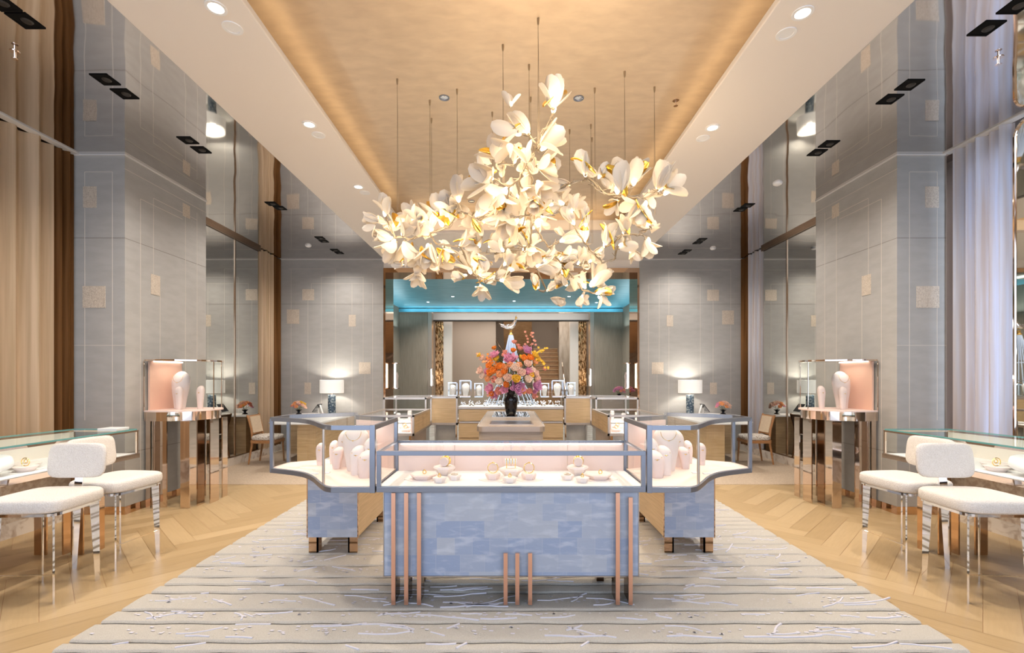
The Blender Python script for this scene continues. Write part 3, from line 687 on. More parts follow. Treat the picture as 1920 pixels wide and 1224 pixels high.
paths = [[(930,215),(890,300),(850,370),(830,410),(790,480),(760,540),(720,575),(640,535),(600,550)],
 [(850,370),(815,325),(775,318)],[(850,395),(868,395)],[(740,460),(660,465)],[(800,470),(825,540),(832,640),(830,760),(815,870),(800,960),(850,965)],
 [(720,575),(690,690),(650,640)],[(465,640),(462,700),(420,770),(330,800),(250,825),(160,822),(110,720)],[(462,700),(500,700),(560,735),(575,745)],
 [(560,735),(640,700),(760,730),(830,700)],[(330,800),(360,850),(430,860),(480,870),(520,960),(560,1005),(575,1050)],[(400,860),(395,930),(330,965),(262,975),(205,950)],
 [(560,900),(640,900),(690,890),(780,880)],[(800,960),(720,985),(670,1030),(600,1040),(560,1005)],[(830,760),(880,830),(910,870),(960,930),(1010,1000),(1075,1075),(1135,1095)],
 [(850,965),(900,1085),(860,1075)],[(830,690),(900,715),(960,700),(1035,760),(1085,850),(1120,890),(1170,940),(1230,930),(1250,860)],
 [(1000,560),(1060,545),(1100,535),(1140,580),(1200,610),(1300,615),(1380,632),(1440,600),(1470,612)],[(1100,530),(1180,600),(1250,625),(1330,570)],
 [(1380,632),(1400,690),(1400,770),(1350,810),(1275,805),(1180,870)],[(1350,810),(1395,820)],[(1000,560),(920,600),(870,610),(830,640)],[(910,870),(960,840)],[(960,930),(1050,960),(1100,940)],
 [(1035,760),(1025,700),(985,660)],[(745,850),(800,870),(785,890)],[(785,760),(810,640),(760,540)]]
b = MB()
for j, P in enumerate(paths):
    pts = []
    for i in range(len(P) - 1):
        for k in range(4):
            t = k / 4; x = P[i][0] * (1 - t) + P[i + 1][0] * t; y = P[i][1] * (1 - t) + P[i + 1][1] * t
            pts.append(cpos(x + rnd2.uniform(-5, 5), y + rnd2.uniform(-5, 5), rnd2.uniform(-0.012, 0.012)))
    pts.append(cpos(*P[-1])); b.tube(pts, 0.0075, 6)
    pts2 = [p + Vector((0.014 * math.sin(i * 1.1 + j), 0.01 * math.cos(i), 0.014 * math.cos(i * 1.3 + j))) for i, p in enumerate(pts)]
    b.tube(pts2, 0.004, 5)
    for i in range(2, len(pts) - 1, 3):
        b.tube([pts[i], pts[i] + Vector((rnd2.uniform(-.05, .05), rnd2.uniform(-.04, .04), rnd2.uniform(-.02, .06)))], [0.004, 0.0025], 5)
b.build('branches', M['branch'], ch)
anch = [(1009, 34), (943, 84), (745, 148), (806, 188), (809, 222), (857, 167), (923, 210), (992, 121), (995, 182), (1068, 243), (1115, 165), (1108, 233), (1171, 134), (1227, 163), (1110, 258)]
for (px, py) in anch:
    X, Y = proj_ceil(px, py, ZT)
    yb = 300 + (Y - 3.35) / 1.5 * 885 ; zb = max(2.75, cpos(800, min(yb, 620)).z - 0.05)
    b = MB(); b.tube([(X, Y, zb), (X, Y, ZT - 0.02)], 0.0022, 5); b.tube([(X + 0.012, Y, zb), (X, Y, ZT - 0.03)], 0.0012, 4); b.lathe((X, Y, ZT - 0.05), [(0.006, 0), (0.009, 0.03), (0.009, 0.05)], 8)
    b.build('suspension_cable', M['cable'], ch)
for (cx, cy, e) in ((960, 150, 26), (860, 330, 22), (750, 500, 26), (1250, 560, 22), (1400, 700, 16), (380, 740, 24), (160, 800, 18), (620, 700, 22), (850, 760, 22), (560, 980, 18), (1080, 820, 18), (860, 950, 18), (1120, 1050, 16), (330, 930, 14)):
    p = cpos(cx, cy); light('POINT', 'chandelier_glow', tuple(p), e * 0.42, (1.0, 0.79, 0.54), 0.24)

# ------------------------------------------------------------------ front showcase
def case_frame(b, x0, x1, y0, y1, z0, z1, t=0.032, t2=0.022):
    pass
ZD = 0.77
X0, X1, Y0, Y1 = -0.843, 0.845, 2.955, 3.47
t = thing('jewelry_showcase', (0, 3.2, 0), 'wide central glass showcase with pink lining on pale selenite base', 'showcase')
b = MB(); w_ = 0.028
for x in (X0 + w_ / 2, X1 - w_ / 2): b.box(x - w_ / 2, x + w_ / 2, Y0, Y0 + 0.02, 0.74, 0.99)
b.box(X0, X1, Y0 - 0.001, Y0 + 0.021, 0.962, 0.991); b.box(X0, X1, Y0 - 0.001, Y0 + 0.06, 0.732, 0.765)
b.box(X0, X1, Y1 - 0.022, Y1, 0.972, 0.991)
for x in (X0, X1 - 0.018): b.box(x, x + 0.018, Y0, Y1, 0.974, 0.991); b.box(x, x + 0.018, Y0, Y1, 0.732, 0.765); b.box(x, x + 0.018, Y1 - 0.018, Y1, 0.732, 0.99)
b.build('frame', M['steel'], t, bevel=0.002)
b = MB(); b.box(X0 + 0.015, X1 - 0.015, Y0 + 0.01, Y1 - 0.01, 0.745, ZD); b.build('deck', M['deck'], t)
b = MB()
for i in range(4):
    xa = X0 + 0.02 + (X1 - X0 - 0.04) * i / 4; b.box(xa + 0.0015, xa + (X1 - X0 - 0.04) / 4 - 0.0015, Y1 - 0.018, Y1 - 0.008, ZD, 0.972)
b.build('back_panel', M['pink'], t)
b = MB(); b.box(X0 + 0.02, X1 - 0.02, Y0 + 0.004, Y0 + 0.010, 0.765, 0.962); b.build('front_glass', M['glass'], t)
b = MB(); b.box(X0 + 0.018, X1 - 0.018, Y0 + 0.021, Y1 - 0.022, 0.981, 0.988); b.build('top_glass', M['glass'], t)
b = MB(); b.box(X0 + 0.04, X1 - 0.04, Y1 - 0.034, Y1 - 0.026, 0.964, 0.970); b.build('light_strip', M['led'], t)
light('AREA', 'showcase_led', (0, Y1 - 0.05, 0.962), .25, NEUT, 1.6, 0.02, rot=(R(-28), 0, 0))
light('AREA', 'showcase_led', (0, Y0 + 0.045, 0.955), .12, NEUT, 1.6, 0.02, rot=(R(22), 0, 0))
b = MB(); b.box(-0.807, 0.81, 3.0, 3.40, 0.19, 0.732); o = b.build('base', M['selenite'], t, bevel=0.003)
b = MB(); b.box(-0.812, -0.806, 2.997, 3.403, 0.188, 0.732); b.box(0.809, 0.815, 2.997, 3.403, 0.188, 0.732); b.box(-0.812, 0.815, 2.997, 3.403, 0.183, 0.19); b.build('base_trim', M['steelw'], t)
def fin(x, zt, dep=0.16, y=2.955):
    b = MB(); b.box(x - 0.0125, x - 0.0125 + 0.025, y, y + 0.012, 0.027, zt); b.build('front_fin', M['copper'], t)
    b = MB(); b.box(x - 0.005, x + 0.005, y + 0.012, y + dep, 0.027, 0.183); b.build('foot_blade', M['bronzed'], t)
for px, z_ in ((738, 0.728), (762, 0.728), (786, 0.728), (1158, 0.728), (1182, 0.70)): fin((px - CX) / 298.5, z_)
for px in (948, 970, 994): fin((px - CX) / 298.5, 0.35)
for xa in (-.65, .6): b = MB(); b.box(xa, xa + .05, 3.3, 3.37, 0.027, 0.19); b.build('rear_foot', M['bronzed'], t)


# ------------------------------------------------------------------ wing cases
WP = [(.862, 2.957), (1.12, 2.957), (1.165, 2.985), (1.205, 3.035), (1.28, 3.145), (1.36, 3.265), (1.48, 3.40), (1.62, 3.49), (1.81, 3.575)]
def smooth_curve(P, n=4):
    out = []
    for i in range(len(P) - 1):
        p0, p1, p2, p3 = P[max(i - 1, 0)], P[i], P[i + 1], P[min(i + 2, len(P) - 1)]
        for k in range(n):
            t_ = k / n; out.append(tuple(.5 * (2 * p1[j] + (p2[j] - p0[j]) * t_ + (2 * p0[j] - 5 * p1[j] + 4 * p2[j] - p3[j]) * t_ ** 2 + (3 * p1[j] - p0[j] - 3 * p2[j] + p3[j]) * t_ ** 3) for j in (0, 1)))
    return out + [P[-1]]
CORN = WP[3]
WP = [WP[0]] + smooth_curve(WP[1:])
WB = [(1.79, 3.80), (1.33, 4.05), (1.215, 3.73), (.862, 3.545)]
for sx, nm in ((-1, 'left'), (1, 'right')):
    t = thing('wing_showcase', (sx * 1.3, 3.5, 0), 'tall glass showcase with curved front on the %s of the central showcase' % nm, 'showcase', 'curved wing showcases')
    poly = WP + WB
    b = MB(sx)
    b.rail(poly, 0.022, 1.122, 1.152, closed=True); b.rail(poly, 0.024, 0.732, 0.765, closed=True)
    for (x, y) in (WP[-1], WB[0], WB[-1]): b.box(x - 0.012, x + 0.012, y - 0.012, y + 0.012, 0.74, 1.14)
    b.box(0.862 - 0.013, 0.862 + 0.02, 2.943, 2.970, 0.730, 1.154)
    b.build('frame', M['steel'] , t, bevel=0.0015)
    b = MB(sx); b.lathe((CORN[0], CORN[1], 0.765), [(0.009, 0), (0.009, 0.357)], 10); b.build('curve_post', M['steelw'], t)
    b = MB(sx); b.prism(poly, 0.742, ZD); b.build('deck', M['pinkl'], t)
    b = MB(sx); b.rail([(.875, 3.53), (1.215, 3.715)], 0.008, ZD, 1.12); b.build('back_panel', M['pink'], t)
    b = MB(sx); b.rail([(.868, 2.975), (.868, 3.535)], 0.008, ZD, 1.12); b.build('side_panel', M['glass'], t)
    b = MB(sx); b.rail([(p[0], p[1] + .0) for p in WP], 0.006, 0.765, 1.122, smooth=True); b.build('front_glass', M['glass'], t)
    b = MB(sx); b.rail([WP[-1], WB[0]], 0.006, 0.765, 1.122); b.build('end_glass', M['glass'], t)
    b = MB(sx); b.rail([WB[0], WB[1], WB[2]], 0.006, 0.765, 1.122); b.build('rear_glass', M['glass'], t)
    b = MB(sx); b.prism(poly, 1.143, 1.150); b.build('top_glass', M['glass'], t)
    light('AREA', 'wing_led', (sx * 1.02, 2.99, 1.115), .22, NEUT, 0.26, 0.02, rot=(R(25), 0, 0))
    light('AREA', 'wing_led', (sx * 1.04, 3.58, 1.115), .18, NEUT, 0.30, 0.02, rot=(R(-25), 0, 0))
    light('AREA', 'wing_led', (sx * 1.45, 3.75, 1.112), .3, NEUT, 0.3, 0.05, rot=(0, 0, 0))
    p = thing('showcase_pedestal', (sx * 1.445, 4.25, 0), '%s pale selenite pedestal block with wooden inner side and bronze feet' % nm, 'pedestal', 'selenite pedestal blocks')
    b = MB(sx); b.box(1.245, 1.65, 3.83, 3.85, 0.155, 0.73); b.box(1.63, 1.65, 3.85, 4.75, 0.155, 0.73); b.build('stone_face', M['selenite'], p)
    b = MB(sx); b.box(1.245, 1.63, 3.85, 4.75, 0.155, 0.73); b.build('cabinet_body', M['oakh'], p)
    for xa in (1.238, 1.649): b = MB(sx); b.box(xa, xa + .008, 3.828, 3.842, 0.15, 0.73); b.build('edge_trim', M['bronze'], p)
    for (xa, ya) in ((1.25, 3.84), (1.57, 3.84), (1.25, 4.66), (1.57, 4.66)):
        b = MB(sx); b.box(xa, xa + 0.075, ya, ya + 0.012, 0.027, 0.155); b.box(xa + (0 if xa > 1.4 else 0.063), xa + (0.012 if xa > 1.4 else 0.075), ya, ya + 0.08, 0.027, 0.155); b.build('foot', M['bronze'], p)

# ---------------- busts and small stands
def bust_geo(b, x, y, z, w, d, h, lean, flat=1.0):
    n = 20; prof = [(0.0, 0.62, 0), (0.02, 0.66, 0), (0.25, 0.74, 0.02), (0.5, 0.88, 0.12), (0.7, 0.98, 0.3), (0.82, 0.97, 0.48), (0.90, 0.86, 0.64), (0.96, 0.62, 0.80), (0.99, 0.34, 0.92), (1.0, 0.05, 1.0)]
    vs = []; fs = []
    for (t_, r_, l_) in prof:
        for k in range(n):
            a = 2 * PI * k / n; ct, st = math.cos(a), math.sin(a)
            xx = w / 2 * r_ * math.copysign(abs(ct) ** 0.75, ct); yy = d / 2 * r_ * math.copysign(abs(st) ** 0.85, st)
            zz = h * t_ + max(0, t_ - .55) * yy * 0.9 * flat
            vs.append((x + xx + lean * l_ * w, y + yy + l_ * 0.2 * d, z + zz))
    for i in range(len(prof) - 1):
        for k in range(n): fs.append((i * n + k, i * n + (k + 1) % n, (i + 1) * n + (k + 1) % n, (i + 1) * n + k))
    fs += [tuple(range(n)), tuple((len(prof) - 1) * n + k for k in range(n))]
    b.add(vs, fs, 0, True)
def bust(x, y, z, w, h, label, lean=0.15, sx=1, d=None, chain=True, big=False, name='jewelry_bust', group=None, m='bust'):
    d = d or w * 0.75
    t = thing(name, (x * sx, y, z), label, 'jewelry stand', group)
    b = MB(sx)
    if big:
        n = 22; vs = []; fs = []
        prof = [(0, .58, .5), (.03, .60, .55), (.25, .72, .62), (.45, .88, .75), (.62, .96, .85), (.74, 1.0, .85), (.84, .92, .72), (.91, .74, .55), (.96, .50, .42), (.99, .26, .24), (1.0, .08, .1)]
        for (t_, rw, rd_) in prof:
            for k in range(n):
                a = 2 * PI * k / n; vs.append((x + w / 2 * rw * math.cos(a), y + d / 2 * rd_ * math.sin(a) + 0.25 * d * t_ * t_, z + h * t_))
        for i in range(len(prof) - 1):
            for k in range(n): fs.append((i * n + k, i * n + (k + 1) % n, (i + 1) * n + (k + 1) % n, (i + 1) * n + k))
        fs += [tuple(range(n)), tuple((len(prof) - 1) * n + k for k in range(n))]; b.add(vs, fs, 0, True)
    else: bust_geo(b, x, y, z, w, d, h, lean)
    b.build('form', M[m], t)
    if chain:
        c = MB(sx); pts = []
        for k in range(15):
            a = -PI * k / 14
            if big: pts.append((x + w * 0.30 * math.cos(a), y - d * 0.36 + 0.06 * w * abs(math.cos(a)) + 0.1 * d * .5, z + h * 0.90 + h * 0.20 * math.sin(a)))
            else: pts.append((x + lean * 0.35 * w + w * 0.30 * math.cos(a), y - d * 0.46 + 0.16 * d * abs(math.cos(a)), z + h * 0.80 + h * 0.10 * math.sin(a)))
        c.tube(pts, 0.0016, 5); p = pts[7]; c.sphere(p, 0.005, 8, 5); c.build('necklace', M['gold'], t, label='thin gold necklace')
    return t
# wing busts  (px, base y, width m, height m, big)
wb = [(597, 873, .055, .16, 0, .12, 'short slim ring stand nearest the curved end of the %s wing showcase'), (621, 870, .05, .17, 0, .25, 'slim stand at the back beside the curved post in the %s wing showcase'),
      (628, 880, .065, .15, 0, .3, 'medium slanted stand in front of the tallest slim one in the %s wing showcase'), (641, 876, .075, .26, 0, .2, 'tallest slim slanted stand in the middle of the %s wing showcase'),
      (667, 881, .17, .32, 1, 0, 'wide white neck bust with gold necklace in the %s wing showcase'), (664, 892, .075, .19, 0, .3, 'slanted blush stand in front of the neck bust in the %s wing showcase'),
      (681, 897, .09, .17, 0, .3, 'broad slanted stand at the very front of the %s wing showcase'), (690, 890, .075, .24, 0, .2, 'blush stand close to the inner frame post of the %s wing showcase')]
for sx, nm in ((-1, 'left'), (1, 'right')):
    for k, (px, py, w_, h_, big, lean, lab) in enumerate(wb):
        p = onz(px, py, ZD); bust(-p.x, p.y + (0.03 if not big else -.02), ZD, w_ * (1.28 if not big else 1.12), h_ * (1.06 if not big else 1.0), lab % nm, -lean, sx, big=bool(big), m='busth' if big or k % 2 else 'bust', group='blush stands in the %s wing showcase' % nm)
    for k, (px, py) in enumerate(((592, 888), (612, 887))):
        p = onz(px, py, ZD); b = MB(sx); x, y = -p.x, p.y
        b.prism([(x - .025, y - .015), (x + .025, y - .02), (x + .03, y + .015), (x - .02, y + .02)], ZD, ZD + 0.006)
        tag(b.build('display_plaque', M['white']), 'small white plaque %s the curved post in the %s wing showcase' % (('left of', 'right of')[(k + (sx > 0)) % 2], nm), 'plaque')

# ---------------- jewelry on the central deck
def hexpoly(x, y, rx, ry, rot=0.0, n=6): return [(x + rx * math.cos(rot + 2 * PI * k / n), y + ry * math.sin(rot + 2 * PI * k / n)) for k in range(n)]
def hexblock(b, x, y, z, r, h, flare=0.8):
    lo = hexpoly(x, y, r * flare, r * flare); hi = hexpoly(x, y, r, r); v = [(p[0], p[1], z) for p in lo] + [(p[0], p[1], z + h * .8) for p in hi] + [(x + (p[0] - x) * .93, y + (p[1] - y) * .93, z + h) for p in hi]
    f = [tuple(range(5, -1, -1)), tuple(range(12, 18))]
    for a in (0, 6):
        f += [(a + i, a + (i + 1) % 6, a + 6 + (i + 1) % 6, a + 6 + i) for i in range(6)]
    b.add(v, f)
def ring(name, x, y, z, r, label, m='gold', up=True, rad=0.0022, cat='ring', tilt=0.0):
    b = MB(); pts = []
    for k in range(22):
        a = 2 * PI * k / 22
        pts.append((x + r * math.cos(a), y + r * tilt * math.sin(a), z + r + r * math.sin(a)) if up else (x + r * math.cos(a), y + r * math.sin(a), z + rad))
    b.tube(pts, rad, 6, closed=True)
    if up: b.sphere((x, y, z + 2 * r + rad), rad * 1.7, 8, 6)
    return tag(b.build(name, M[m]), label, cat)
def stand_group(sx, nm):
    def P(px, py): p = onz(px, py, ZD); return p.x * -sx if sx > 0 else p.x, p.y
    x, y = P(793, 899); 
    b = MB(); b.prism(hexpoly(x, y, .125, .075), ZD, ZD + .005); tag(b.build('display_tray', M['busth']), 'thin flat hexagonal board under the %s group of showcase stands' % nm, 'tray')
    b = MB(); hexblock(b, x, y + .015, ZD + .005, .092, .034, .75); tag(b.build('display_block', M['bust']), 'large sloping hexagonal block on the flat board in the %s group' % nm, 'jewelry stand')
    ring('earring', x + .01, y, ZD + .039, .011, 'pair of gold earrings on the large sloping block in the %s group' % nm, cat='earrings', rad=.003)
    x, y = P(833, 890)
    b = MB(); hexblock(b, x, y, ZD, .078, .062, .45); tag(b.build('display_block', M['busth']), 'tallest hexagonal block carrying the cylinder in the %s group' % nm, 'jewelry stand')
    t = thing('bracelet_roll', (x, y, ZD + .062), 'small cylinder roll with bracelets on the tallest block in the %s group' % nm, 'jewelry stand')
    b = MB(); c0 = Vector((x, y - .03, ZD + .062 + .032)); c1 = Vector((x + .012, y + .03, ZD + .062 + .036)); b.tube([c0, c1], .031, 18); b.build('roll', M['bust'], t)
    for k in (.35, .6, .8):
        b = MB(); c = c0.lerp(c1, k); b.tube([c + Vector((.0335 * math.cos(a), 0, .0335 * math.sin(a))) for a in [2 * PI * q / 20 for q in range(20)]], .0028, 6, closed=True); b.build('bracelet', M['gold'], t, label='gold bracelet')
    for (px, py, wh, c) in ((824, 904, 'front left' if sx < 0 else 'front right', 'gold'), (852, 899, 'rear', 'silver')):
        x, y = P(px, py); b = MB(); hexblock(b, x, y, ZD, .046, .034, .7); tag(b.build('display_block', M['busth']), 'small %s hexagonal ring block in the %s group' % ('foremost' if c == 'gold' else 'inner', nm), 'jewelry stand')
        ring('ring' if c == 'gold' else 'bracelet', x, y, ZD + .034, .009 if c == 'gold' else .022, 'gold ring upright on the foremost small block in the %s group' % nm if c == 'gold' else 'dark jewelled bracelet lying on the inner small block in the %s group' % nm, c if c == 'gold' else 'steelw', c == 'gold', cat='ring' if c == 'gold' else 'bracelet', rad=.003)
stand_group(-1, 'left'); stand_group(1, 'right')
for s_, nm in ((-1, 'left'), (1, 'right')):
    p = onz(958 + s_ * 34, 900, ZD); x, y = p.x, p.y
    b = MB(); b.prism(hexpoly(x, y, .095, .065), ZD, ZD + .005); tag(b.build('display_tray', M['busth']), 'thin flat board under the %s bangle block in the middle group' % nm, 'tray')
    b = MB(); hexblock(b, x, y + .01, ZD + .005, .052, .04, .75); tag(b.build('display_block', M['bust']), 'hexagonal block holding the %s upright bangle in the middle group' % nm, 'jewelry stand')
    ring('bangle', x, y + .01, ZD + .045, .034, 'upright gold bangle on the %s block of the middle group' % nm, rad=.0028, cat='bangle')
p = onz(958, 893, ZD); x, y = p.x, p.y
b = MB(); hexblock(b, x, y, ZD, .085, .058, .5); tag(b.build('display_block', M['busth']), 'tall hexagonal block in the centre of the middle group', 'jewelry stand')
t = thing('ring_rack', (x, y, ZD + .058), 'small white rack of rings on the tall centre block', 'jewelry stand')
b = MB(); b.tube([(x - .04, y, ZD + .105), (x + .04, y, ZD + .105)], .017, 14); b.build('roll', M['white'], t)
for k in (-.03, .03): b = MB(); b.box(x + k - .003, x + k + .003, y - .003, y + .003, ZD + .058, ZD + .09); b.build('leg', M['gold'], t)
for k in range(4):
    b = MB(); xx = x - .03 + .02 * k; b.tube([(xx, y + .019 * math.cos(a), ZD + .105 + .019 * math.sin(a)) for a in [2 * PI * q / 16 for q in range(16)]], .0025, 5, closed=True); b.build('ring', M['gold'], t, label='gold ring')
p = onz(956, 904, ZD); b = MB(); hexblock(b, p.x, p.y, ZD, .05, .034, .7); tag(b.build('display_block', M['busth']), 'small front hexagonal block of the middle group', 'jewelry stand')
ring('ring', p.x, p.y, ZD + .034, .009, 'gold ring on the small front block of the middle group', rad=.003)
p = onz(959, 911, ZD); b = MB(); b.box(p.x - .062, p.x + .062, p.y - .012, p.y + .012, ZD, ZD + .005); tag(b.build('name_plaque', M['white']), 'blank white plaque lying at the front centre of the central showcase', 'plaque')

# ------------------------------------------------------------------ side cases of the island, corner cases, back case
def jewel_bits(name, x0, x1, y0, y1, z, n, label, sx=1, group=None, ms=('silver', 'white', 'bust', 'gold'), sc_=1.0, seed=1, cat='jewelry stand'):
    rr_ = random.Random(seed)
    for k in range(n):
        x = x0 + (x1 - x0) * (k + 0.5) / n + rr_.uniform(-.01, .01); y = rr_.uniform(y0, y1)
        t = thing(name, (x * sx, y, z), label % (k + 1) if '%' in label else label, cat, group)
        b = MB(sx); hexblock(b, x, y, z, .042 * sc_, .028 * sc_, .75); b.build('block', M[ms[1 + k % 2]], t)
        b = MB(sx); b.tube([(x + .018 * sc_ * math.cos(a), y, z + (.028 + .018) * sc_ + .018 * sc_ * math.sin(a)) for a in [2 * PI * q / 14 for q in range(14)]], .0035 * sc_, 5, closed=True); b.build('jewel', M[ms[0] if k % 2 else ms[3]], t)
for sx, nm in ((-1, 'left'), (1, 'right')):
    t = thing('side_showcase', (sx * 1.52, 6.35, 0), 'low glass topped showcase with wooden doors along the %s inner side of the island' % nm, 'showcase', 'inner side showcases')
    x0, x1, y0, y1 = 1.20, 1.86, 5.8, 6.95
    P4 = [(x0, y0), (x1, y0), (x1, y1), (x0, y1)]
    b = MB(sx); b.rail(P4, .022, .968, .992, closed=True); b.rail(P4, .022, .735, .765, closed=True)
    for (x, y) in P4: b.box(x - .011, x + .011, y - .011, y + .011, .735, .99)
    b.build('frame', M['steelw'], t)
    b = MB(sx); b.box(x0, x1, y0, y1, .745, .77); b.build('deck', M['deck'], t)
    b = MB(sx); b.box(x0 + .01, x1 - .01, y0 - .003, y0 + .003, .765, .968); b.box(x1 - .003, x1 + .003, y0, y1, .765, .968); b.build('side_glass', M['glass'], t)
    b = MB(sx); b.box(x0, x1, y0, y1, .983, .989); b.build('top_glass', M['glass'], t)
    b = MB(sx); b.box(x0 + .012, x0 + .03, y0, y1, .77, .968); b.build('lining', M['pink'], t)
    for k in range(4):
        ya = y0 + .015 + (y1 - y0 - .03) * k / 4; b = MB(sx); b.box(x0 - .012, x0 + .010, ya + .004, ya + (y1 - y0 - .03) / 4 - .004, .765, .968); b.build('door', M['oak'], t)
    b = MB(sx); b.box(x0 + .06, x1 - .15, y0 + .05, y1 - .05, .15, .735); b.build('base', M['marblef'], t)
    b = MB(sx); b.box(x0 + .04, x0 + .06, y0 + .04, y1 - .04, .15, .735); b.build('base_side', M['bronze'], t)
    for ya in (y0 + .1, y1 - .2):
        b = MB(sx); b.box(x0 + .08, x1 - .2, ya, ya + .04, 0.027, .15); b.build('foot', M['bronze'], t)
    light('AREA', 'side_led', (sx * 1.5, y0 + .06, .96), 1.0, NEUT, .5, .02, rot=(R(15), 0, 0)); light('AREA', 'side_led', (sx * 1.82, 6.4, .96), 1.0, NEUT, .02, 1.0, rot=(0, 0, 0))
    for k, (dx, dy) in enumerate(((.12, .12), (.32, .15), (.5, .1), (.2, .4), (.42, .45))):
        x, y = x0 + dx, y0 + dy; lab = ['nearest the wooden doors', 'in the middle of the front row', 'at the outer front corner', 'behind the front row near the doors', 'behind the front row near the outside'][k]
        tt = thing('display_stand', (sx * x, y, .77), 'hexagonal jewel stand %s of the %s side showcase' % (lab, nm), 'jewelry stand', 'stands in the side showcases')
        b = MB(sx); hexblock(b, x, y, .77, .07, .04, .75); b.build('block', M['bust'], tt)
        b = MB(sx); b.tube([(x + .022 * math.cos(a), y, .833 + .022 * math.sin(a)) for a in [2 * PI * q / 14 for q in range(14)]], .0035, 5, closed=True); b.build('jewel', M['gold'], tt)
    # corner case
    t = thing('corner_showcase', (sx * 1.35, 7.75, 0), 'raised corner showcase with square wooden door panel at the %s rear of the island' % nm, 'showcase', 'rear corner showcases')
    poly = [(.86, 7.5), (1.27, 7.5), (1.29, 7.15), (1.92, 7.15), (1.92, 7.9), (.86, 8.05)]
    b = MB(sx); b.rail(poly, .024, 1.122, 1.152, closed=True); b.rail(poly, .024, .70, .735, closed=True)
    for (x, y) in poly: b.box(x - .012, x + .012, y - .012, y + .012, .70, 1.15)
    b.build('frame', M['steelw'], t)
    b = MB(sx); b.box(.858, 1.258, 7.492, 7.512, .735, 1.122); b.build('door', M['oakh'], t)
    b = MB(sx); b.prism(poly, .72, .77); b.build('deck', M['deck'], t)
    b = MB(sx); b.rail([(1.29, 7.15), (1.92, 7.15), (1.92, 7.9), (.845, 8.05)], .006, .77, 1.122); b.build('side_glass', M['glass'], t)
    b = MB(sx); b.prism(poly, 1.143, 1.150); b.build('top_glass', M['glass'], t)
    b = MB(sx); b.box(.90, 1.22, 7.62, 7.9, .12, .70); b.box(1.35, 1.8, 7.25, 7.8, .12, .70); b.build('base', M['marblef'], t)
    for (xa, ya) in ((.875, 7.56), (1.21, 7.56), (1.36, 7.2), (1.8, 7.2)):
        b = MB(sx); b.box(xa - .012, xa + .012, ya, ya + .03, .027, .70); b.build('leg', M['chrome'], t)
    light('AREA', 'corner_led', (sx * 1.6, 7.3, 1.11), 1.2, NEUT, .5, .03)
    for k, dx in enumerate((0.12, .32, .5)):
        bust(1.29 + dx, 7.5, .77, .07, .12 + .05 * (k == 1), 'pale stand %s in the raised %s rear corner showcase' % (['nearest the wooden door', 'in the middle', 'at the outer end'][k], nm), 0, sx, chain=False, m='busth', group='stands in the rear corner showcases')

t = thing('rear_showcase', (0, 7.75, 0), 'rear centre showcase of the island with oak drawers and glittering glass top', 'showcase')
b = MB(); b.box(-.83, .83, 7.50, 8.0, .14, .955); b.build('body', M['oakh'], t)
for j, (za, zb) in enumerate(((.765, .945), (.50, .72), (.25, .48))):
    n_ = 3 if j == 0 else 1
    for k in range(n_):
        xa = -.82 + 1.64 * k / n_; bb = MB(); bb.box(xa + .004, xa + 1.64 / n_ - .004, 7.485, 7.503, za, zb); bb.build('drawer', M['oakh'], t)
b = MB(); b.box(-.835, .835, 7.48, 8.02, .955, .985); b.box(-.82, .82, 7.49, 7.5, .73, .755); b.build('rim', M['steelw'], t)
b = MB(); b.box(-.84, .84, 7.49, 8.01, .985, .992); b.build('deck', M['deck'], t)
b = MB(); b.box(-.84, .84, 7.49, 7.496, .992, 1.13); b.box(-.84, .84, 8.004, 8.01, .992, 1.13); b.box(-.84, -.834, 7.5, 8.0, .992, 1.13); b.box(.834, .84, 7.5, 8.0, .992, 1.13); b.build('side_glass', M['glass'], t)
b = MB(); b.box(-.835, .835, 7.48, 8.02, 1.13, 1.14); b.build('top_glass', M['glassg'], t)
for x in (-.8, .8):
    for y in (7.53, 7.94):
        bb = MB(); bb.box(x - .02, x + .02, y, y + .03, .027, .14); bb.build('foot', M['chrome'], t)
light('AREA', 'rear_led', (0, 7.53, 1.12), 3, (1, .97, .93), 1.6, .02, rot=(R(20), 0, 0))
rn = random.Random(9)
cols_ = ['far left end', 'left end', 'left', 'left of the vase', 'just left of the vase', 'behind the vase on the left', 'behind the vase', 'behind the vase on the right', 'just right of the vase', 'right of the vase', 'right', 'right end', 'far right end', 'last at the right end']
for k in range(14):
    x = -.76 + 1.52 * k / 13; y = 7.60 + .12 * (k % 2); tt = thing('glittering_display', (x, y, .992), 'silver jewels on a low stand in the rear showcase, %s' % cols_[k], 'jewelry', 'silver jewels in the rear showcase')
    b = MB(); b.lathe((x, y, .992), [(.045, 0), (.04, .012)], 12); b.build('dish', M['chrome' if k % 2 else 'white'], tt)
    b = MB()
    for q in range(16): b.sphere((x + rn.uniform(-.04, .04), y + rn.uniform(-.03, .03), .992 + rn.uniform(.014, .085)), rn.uniform(.005, .011), 6, 4)
    b.tube([(x - .04, y, 1.0), (x - .02, y, 1.07), (x + .02, y, 1.07), (x + .04, y, 1.0)], .003, 5)
    b.build('jewels', M['silver'], tt)
